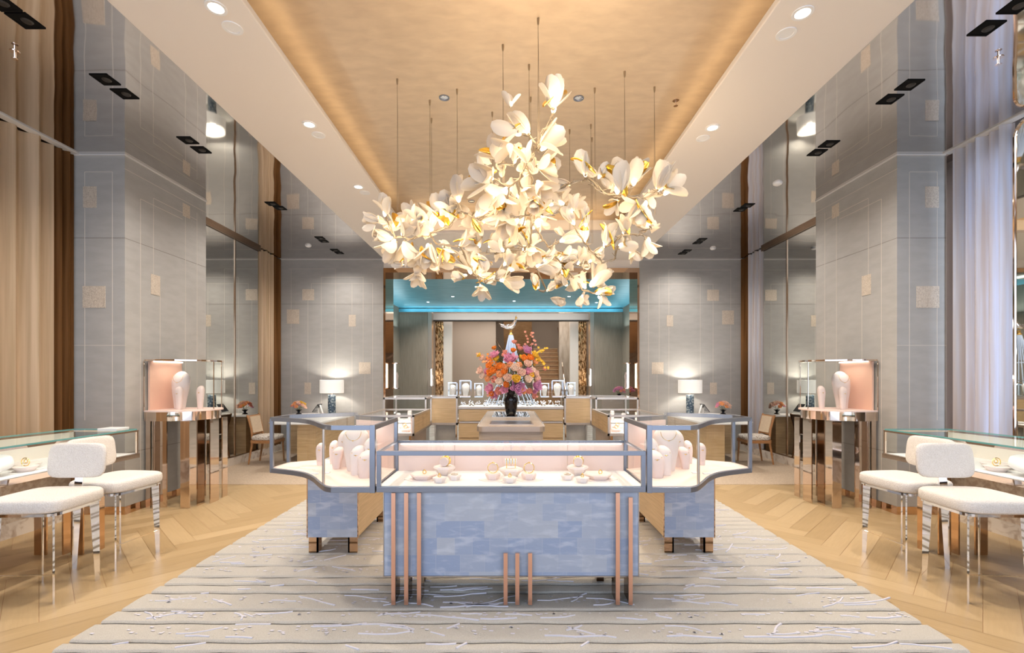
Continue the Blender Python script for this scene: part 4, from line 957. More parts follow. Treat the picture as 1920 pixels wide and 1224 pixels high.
# glass boxes on the rear showcase
for k, (px, py, w_, h_) in enumerate(((849, 720, .115, .24), (873, 714, .15, .29), (898, 719, .115, .24), (1021, 719, .115, .24), (1045, 714, .15, .29), (1070, 719, .115, .24))):
    z = 1.141 if 0 < k < 5 else 1.153; Y = 7.72; x = (px - CX) * Y / F; w_ = w_ * 1.15; h_ = h_ * .92
    nm = ['leftmost small', 'tall left', 'small inner left', 'small inner right', 'tall right', 'rightmost small'][k]
    tt = thing('glass_display_box', (x, Y, z), '%s glass display box lit from within on the rear showcase' % nm, 'display box', 'lit glass boxes on the rear showcase')
    a = w_ / 2; P4 = [(x - a, Y - a), (x + a, Y - a), (x + a, Y + a), (x - a, Y + a)]
    b = MB(); b.rail(P4, .007, z, z + .012, closed=True); b.rail(P4, .007, z + h_ - .012, z + h_, closed=True)
    for p_ in P4: b.box(p_[0] - .002, p_[0] + .002, p_[1] - .002, p_[1] + .002, z, z + h_)
    b.build('frame', M['chrome'], tt)
    b = MB(); b.rail(P4, .003, z + .012, z + h_ - .012, closed=True); b.build('glass', M['glass'], tt)
    b = MB(); b.box(x - a, x + a, Y - a, Y + a, z + .0, z + .006); b.build('floor', M['white'], tt)
    bust(x, Y, z + .007, w_ * .72, h_ * .8, 'white egg shaped necklace bust inside the %s glass box' % nm, 0, 1, chain=True, big=True, m='deck', group='busts in the lit glass boxes')
    light('POINT', 'box_light', (x, Y - a + .03, z + h_ - .03), .35, (1, .96, .9), .012)

# glass sculpture tree with bird
t = thing('crystal_tree', (0, 8.55, 0), 'tall cone shaped sculpture of glass rods topped by a jewelled bird behind the bouquet', 'sculpture')
tx, ty = 0.0, 8.55; zt = at(957, 628, 8.55).z
M['crystal'] = mat('crystal_rod_glow', (0.62, 0.72, 0.90), 0.12, 0.0, Emission_Color=(0.75, 0.87, 1.0), Emission_Strength=0.06)  # rods glow faintly by emission, standing in for light caught in the glass
b = MB()
for k in range(26):
    a = 2 * PI * k / 26; r_ = .50
    b.tube([(tx + .035 * math.cos(a), ty + .035 * math.sin(a), zt), (tx + r_ * .45 * math.cos(a), ty + r_ * .45 * math.sin(a), zt - .85), (tx + r_ * math.cos(a), ty + r_ * math.sin(a), .9)], .0055, 6)
    if k % 2 == 0: b.tube([(tx + .02 * math.cos(a), ty + .02 * math.sin(a), zt + .04), (tx + .10 * math.cos(a + .12), ty + .10 * math.sin(a + .12), zt - .45)], .007, 5)
for z_, r_ in ((zt - .5, .14), (zt - .9, .25), (1.0, .49)): b.tube([(tx + r_ * math.cos(a), ty + r_ * math.sin(a), z_) for a in [2 * PI * q / 30 for q in range(30)]], .006, 5, closed=True)
b.build('glass_rods', M['crystal'], t)
b = MB(); b.lathe((tx, ty, 0.0), [(.52, 0), (.52, .05), (.48, .06), (.48, .88), (.5, .9)], 32); b.build('base', M['marblef'], t)
b = MB(); b.lathe((tx, ty, zt - .02), [(.03, 0), (.045, .03), (.02, .07), (.028, .10)], 12); b.build('finial', M['gold'], t)
bz = zt + .15
b = MB(); b.tube([(tx - .21, ty, bz + .06), (tx - .15, ty, bz + .015), (tx - .08, ty, bz - .005), (tx, ty, bz), (tx + .05, ty, bz + .035), (tx + .075, ty, bz + .09), (tx + .085, ty, bz + .115), (tx + .10, ty, bz + .12)], [.006, .022, .036, .05, .045, .032, .026, .006], 10)
for k in range(60):
    u = rn.uniform(-.18, .07); b.sphere((tx + u, ty + rn.uniform(-.035, .0) , bz + rn.uniform(-.03, .04) + max(0, u) * .5 + max(0, -u - .1) * .4), .009, 6, 4)
b.build('bird', M['silver'], t)
b = MB(); b.sphere((tx + .095, ty, bz + .16), .02, 10, 6); b.tube([(tx + .08, ty, bz + .12), (tx + .085, ty, bz + .18), (tx + .1, ty, bz + .2)], .006, 5); b.build('crest', M['gold'], t)
light('POINT', 'tree_light', (0, 8.1, 2.3), 1.5, (.85, .93, 1), .1)

# ------------------------------------------------------------------ centre console table, vase, bouquet
t = thing('console_table', (0, 5.95, 0), 'long taupe wooden island console with rounded corners and inset tray in the middle', 'table')
outer = rr(0, 5.95, .345, 1.15, .07); inner = rr(0, 5.95, .33, 1.135, .06)
b = MB(); b.prism(inner, .1, .90); b.build('body', M['greige'], t)
b = MB(); b.prism(outer, .905, .95); b.build('tabletop', M['greige'], t, bevel=.003)
b = MB(); b.rail(outer, .01, .90, .953, closed=True); b.build('edge_band', M['steelw'], t)
b = MB(); b.box(-.22, .22, 5.02, 5.42, .951, .954); b.build('inset_tray', M['steel'], t)
b = MB(); b.rail([(-.23, 5.0), (.23, 5.0), (.23, 5.44), (-.23, 5.44)], .012, .95, .958, closed=True); b.build('tray_rim', M['steelw'], t)
b = MB(); b.box(-.24, .24, 6.0, 6.85, .951, .955); b.build('glass_inset', M['mirror'], t)
b = MB(); b.box(-.30, .30, 4.9, 7.0, .027, .1); b.build('plinth', M['bronzed'], t)
VY = 6.25; vz = .955
vs_ = 885 / VY
b = MB(); prof = [(.052, 0), (.062, .012), (.075, .06), (.086, .14), (.092, .20), (.088, .235), (.068, .262), (.055, .275), (.056, .30), (.060, .345), (.054, .345), (.048, .29)]
b.lathe((0.0, VY, vz), prof, 32); t = tag(b.build('vase', M['blackg']), 'glossy black shouldered vase standing on the island console', 'vase')
def flowercol(n, c): M[n] = mat(n, c, .65, 0, Subsurface_Weight=0.0); return n
for n_, c_ in (('peony_pink', (.82, .36, .50)), ('mauve', (.70, .32, .52)), ('peach', (.93, .64, .50)), ('apricot', (.95, .46, .20)), ('orange_bloom', (.92, .28, .03)), ('yellow_bloom', (.95, .60, .06)), ('cream_rose', (.95, .74, .60)), ('coral', (.90, .38, .28)), ('leaf', (.12, .16, .04)), ('rust_leaf', (.42, .14, .05))): flowercol(n_, c_)
def rose_mesh(name, m, ruff=0, seed=0):
    r0 = random.Random(seed); b = MB()
    for ringk, (n, oa, L, cu) in enumerate(((5, 1.15, .95, -.75), (5, .80, .85, -.65), (5, .5, .75, -.6), (4, .25, .65, -.45))):
        for k in range(n + (2 if ruff else 0)):
            V, Fc = petal_geo(L * r0.uniform(.9, 1.05), .85 if not ruff else .5, oa + r0.uniform(-.08, .08), cu + (r0.uniform(-.3, .4) if ruff else 0), 2 * PI * k / (n + (2 if ruff else 0)) + ringk * .7 + r0.uniform(-.1, .1), .03, nu=4, nv=3, base=.04)
            b.add(V, Fc, 0, True)
    o = b.build(name, M[m], recalc=False); me = o.data; bpy.data.objects.remove(o); return me
FM = {m: rose_mesh('flower_' + m, m, m in ('peony_pink', 'mauve'), i) for i, m in enumerate(('peony_pink', 'mauve', 'peach', 'apricot', 'orange_bloom', 'yellow_bloom', 'cream_rose', 'coral'))}
NAMES = {'peony_pink': 'peony', 'mauve': 'peony', 'peach': 'rose', 'apricot': 'rose', 'orange_bloom': 'ranunculus', 'yellow_bloom': 'ranunculus', 'cream_rose': 'rose', 'coral': 'ranunculus'}
PL = {'peony_pink': 'ruffled pink peony', 'mauve': 'ruffled mauve peony', 'peach': 'peach rose', 'apricot': 'apricot rose', 'orange_bloom': 'orange bloom', 'yellow_bloom': 'yellow bloom', 'cream_rose': 'cream rose', 'coral': 'coral bloom'}
def put_flower(parent, P, r, m, d):
    o = bpy.data.objects.new(NAMES[m], FM[m]); col.objects.link(o); o.parent = parent
    q = Vector(d).normalized().to_track_quat('Z', 'Y').to_matrix().to_4x4()
    o.matrix_local = Matrix.Translation(Vector(P) - Vector(parent['_o'])) @ q @ Matrix.Rotation(random.random() * 6, 4, 'Z') @ Matrix.Diagonal((r * 1.85, r * 1.85, r * 1.85, 1)); o['label'] = PL[m]
    return o
bq = thing('flower_bouquet', (0, VY, vz + .33), 'large bouquet of pink peonies, peach roses and orange orchids in the black vase', 'flowers')
bf = [ # crop5 pixel (1632 wide, 5.829/px, origin 820,580), radius crop px, kind, depth offset
 (640,520,48,'peony_pink',-.05),(970,480,58,'mauve',-.05),(800,570,66,'peony_pink',-.16),(850,650,48,'cream_rose',-.24),(970,610,42,'peach',-.2),(690,790,42,'cream_rose',-.22),(775,755,45,'peach',-.24),
 (860,760,45,'yellow_bloom',-.26),(980,765,42,'cream_rose',-.24),(870,850,75,'mauve',-.2),(1060,830,60,'mauve',-.12),(600,860,52,'peony_pink',-.1),(490,680,42,'peach',-.05),(520,730,40,'cream_rose',-.05),
 (510,545,38,'peach',0),(570,575,38,'coral',0),(660,560,36,'yellow_bloom',-.05),(590,630,42,'orange_bloom',-.1),(640,680,48,'orange_bloom',-.15),(700,640,48,'orange_bloom',-.18),(600,700,44,'orange_bloom',-.12),(700,720,44,'apricot',-.2),
 (740,690,38,'orange_bloom',-.22),(640,770,40,'coral',-.15),(575,760,38,'apricot',-.08),(760,820,36,'orange_bloom',-.22),(800,620,34,'apricot',-.22),(905,700,46,'peach',-.24),(980,690,44,'peony_pink',-.2),(1025,670,34,'cream_rose',-.15),
 (1060,710,36,'peach',-.12),(1070,760,38,'peach',-.1),(1010,720,32,'yellow_bloom',-.2),(940,560,44,'orange_bloom',-.12),(1000,550,44,'orange_bloom',-.1),(1050,520,40,'yellow_bloom',-.05),(1090,560,34,'yellow_bloom',0),(1050,590,34,'apricot',-.05),
 (740,520,34,'coral',-.1),(830,470,34,'orange_bloom',0),(630,440,30,'orange_bloom',.05),(745,485,30,'coral',0),(900,450,34,'coral',0),(840,375,30,'coral',.05),(880,410,26,'coral',.05),(1155,655,24,'coral',0),(690,880,46,'coral',-.12),
 (640,920,44,'peony_pink',-.08),(610,910,34,'orange_bloom',-.1),(740,870,42,'peony_pink',-.2),(930,880,38,'apricot',-.18),(985,885,36,'coral',-.15),(1050,890,28,'peony_pink',-.1),(1040,940,30,'coral',-.05),(555,690,36,'peony_pink',-.05),(890,620,34,'apricot',-.22),(750,640,40,'apricot',-.2),(920,540,30,'yellow_bloom',-.1),(470,510,26,'yellow_bloom',0),(1140,590,24,'yellow_bloom',.02)]
cen = at(960, 715, VY)
for i, (cx, cy, r_, m, dy) in enumerate(bf):
    P = at(820 + cx / 5.829, 580 + cy / 5.829, VY + dy); r = r_ / 5.829 * P.y / F * .95
    put_flower(bq, P + Vector((0, .5 * r, 0)), r, m, (P - cen) + Vector((0, -.22, .04)))
b = MB(); rn2 = random.Random(4)
for i, (cx, cy, r_, m, dy) in enumerate(bf):
    P = at(820 + cx / 5.829, 580 + cy / 5.829, VY + dy); b.tube([P + Vector((0, .02, -.01)), P * .5 + Vector((0, VY + .02, vz + .42)) * .5, (rn2.uniform(-.03, .03), VY + rn2.uniform(-.03, .03), vz + .30)], .0025, 5)
b.build('stems', M['leaf'], bq)
b = MB()
for k in range(60):
    a = rn2.uniform(0, 2 * PI); e = rn2.uniform(-.4, 1.2); P = Vector((.28 * math.cos(a) * math.cos(e), VY + .2 * math.sin(a) * math.cos(e), vz + .52 + .26 * math.sin(e)))
    V, Fc = petal_geo(.09, .035, .3, .4, 0, .001, 3, 2); mt_ = Matrix.Translation(P) @ Matrix.Rotation(a, 4, 'Z') @ Matrix.Rotation(rn2.uniform(0, 1.6), 4, 'Y'); b.add([mt_ @ Vector(v) for v in V], Fc, 0, True)
b.build('leaves', M['leaf'], bq)
# orchid sprays: arching stems with little blooms
sprays = [([(1000, 560), (1060, 480), (1130, 440), (1180, 440)], 'yellow_bloom', 16), ([(1050, 600), (1110, 570), (1160, 610), (1210, 640)], 'yellow_bloom', 12), ([(560, 620), (500, 560), (450, 500)], 'apricot', 9), ([(960, 420), (1000, 330), (960, 250)], 'coral', 5), ([(1000, 400), (1060, 360), (1040, 290), (1010, 260)], 'coral', 9), ([(640, 620), (580, 560), (560, 500)], 'orange_bloom', 14), ([(1000, 880), (1060, 930), (1080, 970)], 'coral', 9), ([(600, 900), (620, 960), (560, 940)], 'coral', 8)]
for P_, m, n_ in sprays:
    pts = [at(820 + x / 5.829, 580 + y / 5.829, VY - .02) for x, y in P_]; b = MB(); b.tube([Vector((0, VY, vz + .5))] + pts if m != 'coral' or P_[0][1] < 800 else pts, .0022, 5, mi=1)
    for k in range(n_):
        u = (k + .5) / n_ * (len(pts) - 1); i = int(u); p = pts[i].lerp(pts[min(i + 1, len(pts) - 1)], u - i) + Vector((rn2.uniform(-.03, .03), rn2.uniform(-.03, .02), rn2.uniform(-.03, .03)))
        for q in range(4):
            V, Fc = petal_geo(.020, .016, 1.0, .2, q * PI / 2 + k, .001, 3, 2); b.add([Matrix.Translation(p) @ Matrix.Rotation(1.2, 4, 'X') @ Vector(v) for v in V], Fc, 0, True)
    b.build('blossom_spray', [M[m], M['walnut']], bq)

def small_bouquet(x, y, z, label, vlabel, seed, cs, w=.13, dirx=1):
    r0 = random.Random(seed); b = MB()
    b.lathe((x, y, z), [(.055, 0), (.05, .01), (.022, .03), (.02, .045), (.06, .085), (.055, .09)], 20); tag(b.build('bowl_vase', M['blackg']), vlabel, 'vase')
    t = thing('flower_posy', (x, y, z + .088), label, 'flowers')
    for k in range(16):
        a = k * 2.4; e = -.2 + 1.5 * (k / 15); P = Vector((x + w * .8 * math.cos(a) * math.cos(e), y + w * .7 * math.sin(a) * math.cos(e), z + .135 + .075 * math.sin(e)))
        put_flower(t, P, .034, cs[k % len(cs)], P - Vector((x, y + .02, z + .06)))
    b = MB()
    for k in range(8): a = k * PI / 4; b.tube([(x, y, z + .08), (x + w * .6 * math.cos(a), y + w * .5 * math.sin(a), z + .15)], .003, 5)
    b.build('stems', M['leaf'], t)

# ------------------------------------------------------------------ tower vitrines beside the pillars
for sx, nm in ((-1, 'left'), (1, 'right')):
    t = thing('tower_vitrine', (sx * 3.75, 5.55, 0), 'tall rose gold vitrine on fin legs standing against the %s pillar' % nm, 'vitrine', 'tower vitrines beside the pillars')
    poly = smooth_curve([(4.075, 5.24), (3.92, 5.20), (3.72, 5.22), (3.54, 5.32), (3.45, 5.48), (3.46, 5.68), (3.58, 5.84)], 4) + [(4.075, 5.84)]
    b = MB(sx); b.prism(poly, 1.635, 1.655); b.build('top_plate', M['rosegold'], t, bevel=.002)
    b = MB(sx); b.prism(poly, 1.07, 1.085); b.build('shelf', M['pink'], t)
    b = MB(sx); b.prism([(p[0] + (.03 if p[0] < 3.9 else 0), p[1]) for p in poly], .97, 1.07); b.sm = [len(f) == 4 for f in b.f]; b.build('apron', M['rosegold'], t)
    b = MB(sx); b.rail(poly, .006, 1.085, 1.635, smooth=True); b.build('glass', M['glass'], t)
    for q in (poly[0], poly[16], poly[24]): b = MB(sx); b.box(q[0] - .004, q[0] + .004, q[1] - .004, q[1] + .004, 1.085, 1.635); b.build('corner_post', M['rosegold'], t)
    b = MB(sx); b.box(4.055, 4.075, 5.30, 5.82, 1.085, 1.635); b.build('back_panel', M['pinkd'], t)
    b = MB(sx); b.box(4.03, 4.045, 5.34, 5.8, 1.628, 1.634); b.build('light_bar', M['led'], t)
    light('AREA', 'vitrine_led', (sx * 3.9, 5.55, 1.61), .7, WARM, .12, .45)
    for k, (xa, ya, wx, wy) in enumerate(((4.03, 5.24, .05, .012), (3.96, 5.22, .012, .10), (3.88, 5.27, .07, .012), (3.62, 5.24, .10, .012), (3.55, 5.34, .012, .12), (3.47, 5.44, .012, .16), (3.50, 5.72, .012, .10), (3.80, 5.80, .10, .012), (4.03, 5.80, .05, .012), (3.75, 5.5, .012, .12))):
        b = MB(sx); b.box(xa - wx / 2, xa + wx / 2, ya, ya + wy, 0.0, .97); b.build('fin_leg', M['rosegold'], t)
    bust(3.90, 5.56, 1.086, .21, .44, 'large neck bust with fine necklace in the %s tower vitrine' % nm, 0, sx, big=True, m='busth')
    bust(3.80, 5.40, 1.086, .09, .26, 'narrow slanted stand in front of the neck bust in the %s tower vitrine' % nm, .1, sx, m='bust')
    bust(3.62, 5.50, 1.086, .085, .27, 'slim stand carrying a bracelet at the aisle side of the %s tower vitrine' % nm, 0, sx, m='bust')

# ------------------------------------------------------------------ side counters with stools
ZK = .98
for sx, nm in ((-1, 'left'), (1, 'right')):
    t = thing('glass_counter', (sx * 3.8, 3.0, 0), 'long glass topped jewelry counter at the %s edge of the room behind the stools' % nm, 'showcase', 'long glass counters behind the stools')
    poly = [(3.44, 1.2), (3.44, 4.34), (4.02, 4.34), (4.10, 3.4), (4.16, 1.2)]
    b = MB(sx); b.prism(poly, ZK - .010, ZK); b.build('top_glass', M['glassg'], t)
    b = MB(sx); b.rail(poly, .004, ZK - .012, ZK + .001, closed=True); b.build('glass_edge', M['gedge'], t)
    b = MB(sx); b.rail(poly, .018, ZK - .026, ZK - .011, closed=True)
    b.rail(poly, .03, .715, .755, closed=True)
    for q in ((3.44, 4.34), (4.02, 4.34)): b.box(q[0] - .008, q[0] + .008, q[1] - .008, q[1] + .008, .75, ZK - .012)
    b.build('frame', M['rosegold'], t)
    b = MB(sx); b.rail([(3.445, 1.2), (3.445, 4.335), (4.015, 4.335)], .005, .755, ZK - .026); b.build('side_glass', M['glass'], t)
    b = MB(sx); b.prism([(3.445, 1.2), (3.445, 4.33), (4.01, 4.33), (4.09, 3.4), (4.15, 1.2)], .73, .758); b.build('deck', M['deck'], t)
    b = MB(sx); b.rail([(4.015, 4.33), (4.095, 3.4), (4.155, 1.2)], .012, .758, ZK - .026); b.build('back_panel', M['cream'], t)
    b = MB(sx); b.box(3.62, 3.95, 1.3, 4.0, .40, .715); b.build('skirt', M['stonep'], t)
    for (xa, ya, wx, wy) in ((3.46, 3.92, .012, .10), (3.50, 3.86, .10, .012), (3.66, 3.86, .012, .12), (3.80, 3.86, .10, .012), (3.46, 2.6, .012, .10), (3.50, 2.6, .1, .012), (3.46, 1.6, .012, .10), (3.85, 2.2, .1, .012)):
        b = MB(sx); b.box(xa, xa + wx, ya, ya + wy, 0, .715); b.build('fin_leg', M['bronze'], t)
    light('AREA', 'counter_led', (sx * 3.47, 3.1, ZK - .03), 1.3, NEUT, .015, 2.3, rot=(0, R(20) * -sx * -1, 0))
    # displays on the deck
    zd = .758
    def lab(s): return s % nm
    tt = thing('jewel_pillow', (sx * 3.66, 3.2, zd), lab('large white curved jewelry pillow on the %s counter deck'), 'jewelry stand')
    b = MB(sx); b.rbox((3.70, 3.28, zd + .075), .17, .13, .055, .6, rot=Matrix.Rotation(.25 , 3, 'X'), pw=.6); b.build('pillow', M['white'], tt)
    b = MB(sx); b.tube([(3.62 + .03 * math.cos(a), 3.14, zd + .10 + .01 + .02 * math.sin(a)) for a in [2 * PI * q / 14 for q in range(14)]], .003, 5, closed=True); b.build('necklace', M['gold'], tt)
    for k, (x, y, r_) in enumerate(((3.55, 3.02, .06), (3.60, 3.50, .07), (3.72, 3.62, .09), (3.58, 3.82, .06), (3.62, 2.85, .07))):
        ll = ['near the front edge beside the curved pillow', 'carrying an upright bangle beyond the pillow', 'large and pale beyond the bangle', 'small, towards the far end', 'nearest the picture edge'][k]
        q = thing('display_stand', (sx * x, y, zd), 'round blush dish %s on the %s counter' % (ll, nm), 'jewelry stand', 'dishes on the %s counter' % nm)
        b = MB(sx); b.lathe((x, y, zd), [(r_ * .7, 0), (r_, .03), (r_ * 1.05, .036), (r_ * .9, .04), (.005, .036)], 22); b.build('dish', M['busth'], q)
        b = MB(sx); rr2 = .03 if k == 1 else .014; b.tube([(x + rr2 * math.cos(a), y, zd + .038 + rr2 + rr2 * math.sin(a)) for a in [2 * PI * z_ / 18 for z_ in range(18)]], .0032, 6, closed=True); b.build('jewel', M['gold'], q)
    if sx < 0:
        b = MB(sx); b.box(3.46, 3.63, 4.14, 4.28, ZK, ZK + .025); tag(b.build('gift_box', M['white'], bevel=.004), 'flat white box lying on the far end of the left glass counter', 'box')
    tt = bust(3.75, 4.05, zd, .12, .12, 'low pale neck form near the far end of the %s counter' % nm, 0, sx, d=.1, chain=False, big=True, m='busth')

def make_stool(name, label):
    t = thing(name, (0, 0, 0), label, 'stool', 'ivory boucle stools at the side counters')
    h = .19
    b = MB(); b.rbox((0, 0, .625), .245, .225, .052, .28, pw=.42); b.build('seat', M['ivory'], t)
    b = MB(); b.rail(rr(0, 0, .20, .185, .05), .02, .560, .578, closed=True); b.box(-.20, .20, -.185, .185, .566, .578); b.build('seat_frame', M['chrome'], t)
    b = MB(); b.rbox((0, .232, .850), .20, .036, .125, .3, pw=.8, rot=Matrix.Rotation(R(-7), 3, 'X')); b.v = b.v
    b.build('backrest', M['ivory'], t)
    b = MB(); b.bar((0, .205, .570), (0, .235, .62), .06, .012); b.bar((0, .235, .60), (0, .262, .80), .055, .012); b.build('back_support', M['chrome'], t)
    for (x, y) in ((-1, -1), (1, -1), (1, 1), (-1, 1)):
        # tapering flat blades standing on the diagonals
        d = Vector((x, y, 0)).normalized(); p = Vector((x * h, y * h * .92, 0)); n = Vector((-d.y, d.x, 0)) * .005
        w0, w1 = .022, .038; c0 = p + d * .005; c1 = p - d * .012
        v = [c0 - d * w0 - n, c0 + d * w0 * .2 - n, c1 + d * w1 * .45 - n + Vector((0, 0, .562)), c1 - d * w1 * .9 - n + Vector((0, 0, .562))]
        v += [q + n * 2 for q in v]
        b = MB(); b.add(v, [(0, 1, 2, 3), (7, 6, 5, 4), (0, 4, 5, 1), (1, 5, 6, 2), (2, 6, 7, 3), (3, 7, 4, 0)]); b.build('leg', M['chrome'], t)
    b = MB(); b.tube([(-h, -h * .9, .18), (h, -h * .9, .18)], .004, 6); b.build('footrest', M['chrome'], t)
    return t
stool = make_stool('counter_stool', '')
places = [(-3.14, 3.20, 3, 'ivory boucle stool nearest the camera on the left, back towards the far end'), (-3.13, 3.76, 84, 'ivory boucle stool second on the left, its backrest against the counter'),
          (3.14, 3.20, -3, 'ivory boucle stool nearest the camera on the right, back towards the far end'), (3.13, 3.76, -84, 'ivory boucle stool second on the right, its backrest against the counter')]
for i, (x, y, a, l) in enumerate(places):
    o = stool if i == 0 else copy_tree(stool); o.location = (x, y, 0); o.rotation_euler = (0, 0, R(a)); o['label'] = l

# ------------------------------------------------------------------ alcove desks, chairs, lamps
for sx, nm in ((-1, 'left'), (1, 'right')):
    t = thing('consultation_desk', (sx * 3.6, 8.8, 0), 'oak consultation desk with white top in the %s alcove against the back wall' % nm, 'desk', 'alcove consultation desks')
    poly = [(4.30, 8.85), (4.28, 9.38), (3.02, 9.38), (3.02, 7.45), (3.10, 7.38), (3.75, 7.38), (3.85, 7.5), (3.85, 8.75), (3.95, 8.85)]
    b = MB(sx); b.prism(poly, .715, .745); b.build('desk_top', M['white'], t, bevel=.004)
    b = MB(sx); b.box(3.1, 4.2, 8.98, 9.34, .008, .715); b.box(3.12, 3.42, 7.55, 8.95, .008, .715); b.build('cabinet', M['oak'], t)
    t = thing('table_lamp', (sx * 3.46, 9.12, .746), 'table lamp with white drum shade and blue mosaic column on the %s desk' % nm, 'lamp', 'table lamps on the alcove desks')
    b = MB(sx); b.lathe((3.46, 9.12, .746), [(.072, 0), (.072, .37), (.066, .375)], 24); b.build('base', M['lampbase'], t)
    b = MB(sx); b.lathe((3.46, 9.12, 1.12), [(.015, 0), (.015, .05)], 8); b.build('stem', M['steelw'], t)
    b = MB(sx); n_ = 36; c = [(3.46 + .218 * math.cos(2 * PI * q / n_), 9.12 + .218 * math.sin(2 * PI * q / n_)) for q in range(n_)]; b.rail(c, .004, 1.155, 1.405, closed=True, smooth=True); b.build('lamp_shade', M['shade'], t)
    b = MB(sx); b.lathe((3.46, 9.12, 1.20), [(.01, 0), (.03, .03), (.03, .07), (.01, .1)], 12); b.build('bulb', emis('lamp_bulb', (1, .95, .88), 12), t)
    light('POINT', 'table_lamp_light', (sx * 3.46, 9.12, 1.30), 14, (1.0, .95, .86), .05)
    t = thing('tablet_stand', (sx * 3.65, 9.05, .746), 'black tablet on an angled white stand beside the %s table lamp' % nm, 'tablet', 'tablets on the alcove desks')
    b = MB(sx); b.bar((3.62, 9.05, .93), (3.78, 9.05, .80), .014, .16); b.v = [(p[0], p[1], p[2]) for p in b.v]
    b = MB(sx); v0 = Vector((3.77, 9.05, .80)); v1 = Vector((3.66, 9.05, .945)); b.bar(v0 - Vector((0, .0, 0)), v1, .20, .010); b.build('screen', M['screen'], t)
    b = MB(sx); b.bar((3.66, 9.05, .93), (3.60, 9.05, .749), .05, .008); b.bar((3.70, 9.05, .88), (3.68, 9.05, .749), .03, .008); b.box(3.58, 3.74, 8.99, 9.11, .746, .751); b.build('stand', M['white'], t)
    small_bouquet(sx * 4.10, 9.12, .746, 'small posy of peach and pink flowers on the %s alcove desk' % nm, 'small black footed bowl vase on the %s alcove desk' % nm, 3 + sx, ['peach', 'peony_pink', 'apricot', 'yellow_bloom', 'coral'] if sx < 0 else ['peach', 'coral', 'apricot', 'cream_rose', 'peony_pink'])
    # walnut chair: back at the mirror side, seat towards the desk
    t = thing('side_chair', (sx * 4.15, 8.05, .007), 'walnut side chair with patterned seat and pale back in the %s alcove' % nm, 'chair', 'walnut chairs in the alcoves')
    cx_, cy_ = 4.13, 8.02
    b = MB(sx); b.rbox((cx_, cy_, .445), .215, .21, .045, .35, pw=.45); b.build('seat', M['seatf'], t)
    b = MB(sx); b.rail(rr(cx_, cy_, .195, .19, .03), .025, .36, .41, closed=True); b.build('seat_frame', M['walnut'], t)
    for (dx, dy) in ((-.17, -.17), (-.17, .17)):
        b = MB(sx); b.tube([(cx_ + dx * 1.1, cy_ + dy * 1.05, .007), (cx_ + dx, cy_ + dy, .40)], [.013, .02], 8); b.build('leg', M['walnut'], t)
    for dy in (-.17, .17):
        b = MB(sx); b.tube([(cx_ + .23, cy_ + dy * 1.05, .007), (cx_ + .17, cy_ + dy, .40), (cx_ + .19, cy_ + dy, .60), (cx_ + .25, cy_ + dy * 1.08, .83)], [.013, .02, .018, .015], 8); b.build('leg', M['walnut'], t)
    b = MB(sx); b.bar((cx_ + .178, cy_, .50), (cx_ + .245, cy_, .82), .36, .014); b.build('back_shell', M['walnut'], t)
    b = MB(sx); b.bar((cx_ + .178 - .014, cy_, .53), (cx_ + .238 - .014, cy_, .80), .30, .014); b.build('back_cushion', M['cane'], t)

# ------------------------------------------------------------------ second room
Y2 = 16.1
b = MB(); b.box(-3.9, 3.9, YB + .6, Y2, HC, HC + .05); struct(b.build('ceiling_2', M['teal']))
b = MB(); b.box(-3.9, -3.8, YB + .6, Y2, 0, HC); struct(b.build('wall_left_2', M['panelw']))
b = MB(); b.box(3.8, 3.9, YB + .6, Y2, 0, HC); struct(b.build('wall_right_2', M['panelw']))
b = MB(); b.box(-3.9, -2.82, Y2, Y2 + .3, 0, HC); struct(b.build('wall_back_left_2', M['panelw']))
b = MB(); b.box(2.82, 3.9, Y2, Y2 + .3, 0, HC); struct(b.build('wall_back_right_2', M['panelw']))
b = MB(); b.box(-3.8, 3.8, Y2 - .10, Y2 - .04, HC - .14, HC - .03); struct(b.build('trim_cove_2', M['teal']))
light('AREA', 'teal_uplight', (0, Y2 - .22, HC - .16), 9, (.60, .92, 1.0), 7.2, .10, rot=(R(180), 0, 0))
for X_ in (-3.6, 3.6): light('AREA', 'teal_uplight', (X_, 13, HC - .7), 16, (.75, .95, 1.0), .2, 5.5, rot=(R(180), 0, 0))  # added uplights along the sides brighten the teal ceiling; no cove there
b = MB(); b.box(-2.82, 2.82, Y2, Y2 + .3, 3.72, HC); struct(b.build('trim_5', M['bronze']))
for sx in (-1, 1):
    b = MB(sx); b.box(2.70, 2.83, Y2 - .01, Y2 + .3, 0, 3.72); struct(b.build('trim_portal', M['steelw']))
b = MB(); b.box(-2.75, 2.75, Y2 + .35, Y2 + .6, 3.46, 3.70); struct(b.build('trim_6', M['trimw']))
b = MB(); b.box(-2.75, 2.75, Y2 + .34, Y2 + .6, 3.43, 3.46); struct(b.build('trim_7', M['dark']))
light('AREA', 'beam_fill', (0, Y2 - .3, 3.3), 10, NEUT, 5, .1, rot=(R(115), 0, 0))  # added light in front of the header beam, without a fitting
for X_ in (-2.2, 2.2):
    for Y_ in (11.2, 13.2, 15.0): light('SPOT', 'room_two_downlight', (X_, Y_, HC - .08), 110, NEUT, .05, spot=R(150), blend=.7)
k = 0
for X, Y in ((-2.1, 11), (-.9, 12.3), (.9, 11), (2.1, 12.3), (-1.7, 13.8), (0.1, 14.6), (1.7, 13.8), (-2.6, 14.8), (2.7, 14.9)):
    b = MB(); b.lathe((X, Y, HC - .006), [(.04, 0), (.045, .006)], 14)
    tag(b.build('star_light', M['lensc']), 'tiny bright downlight in the teal ceiling of the back room', 'ceiling light', 'tiny downlights in the teal ceiling')
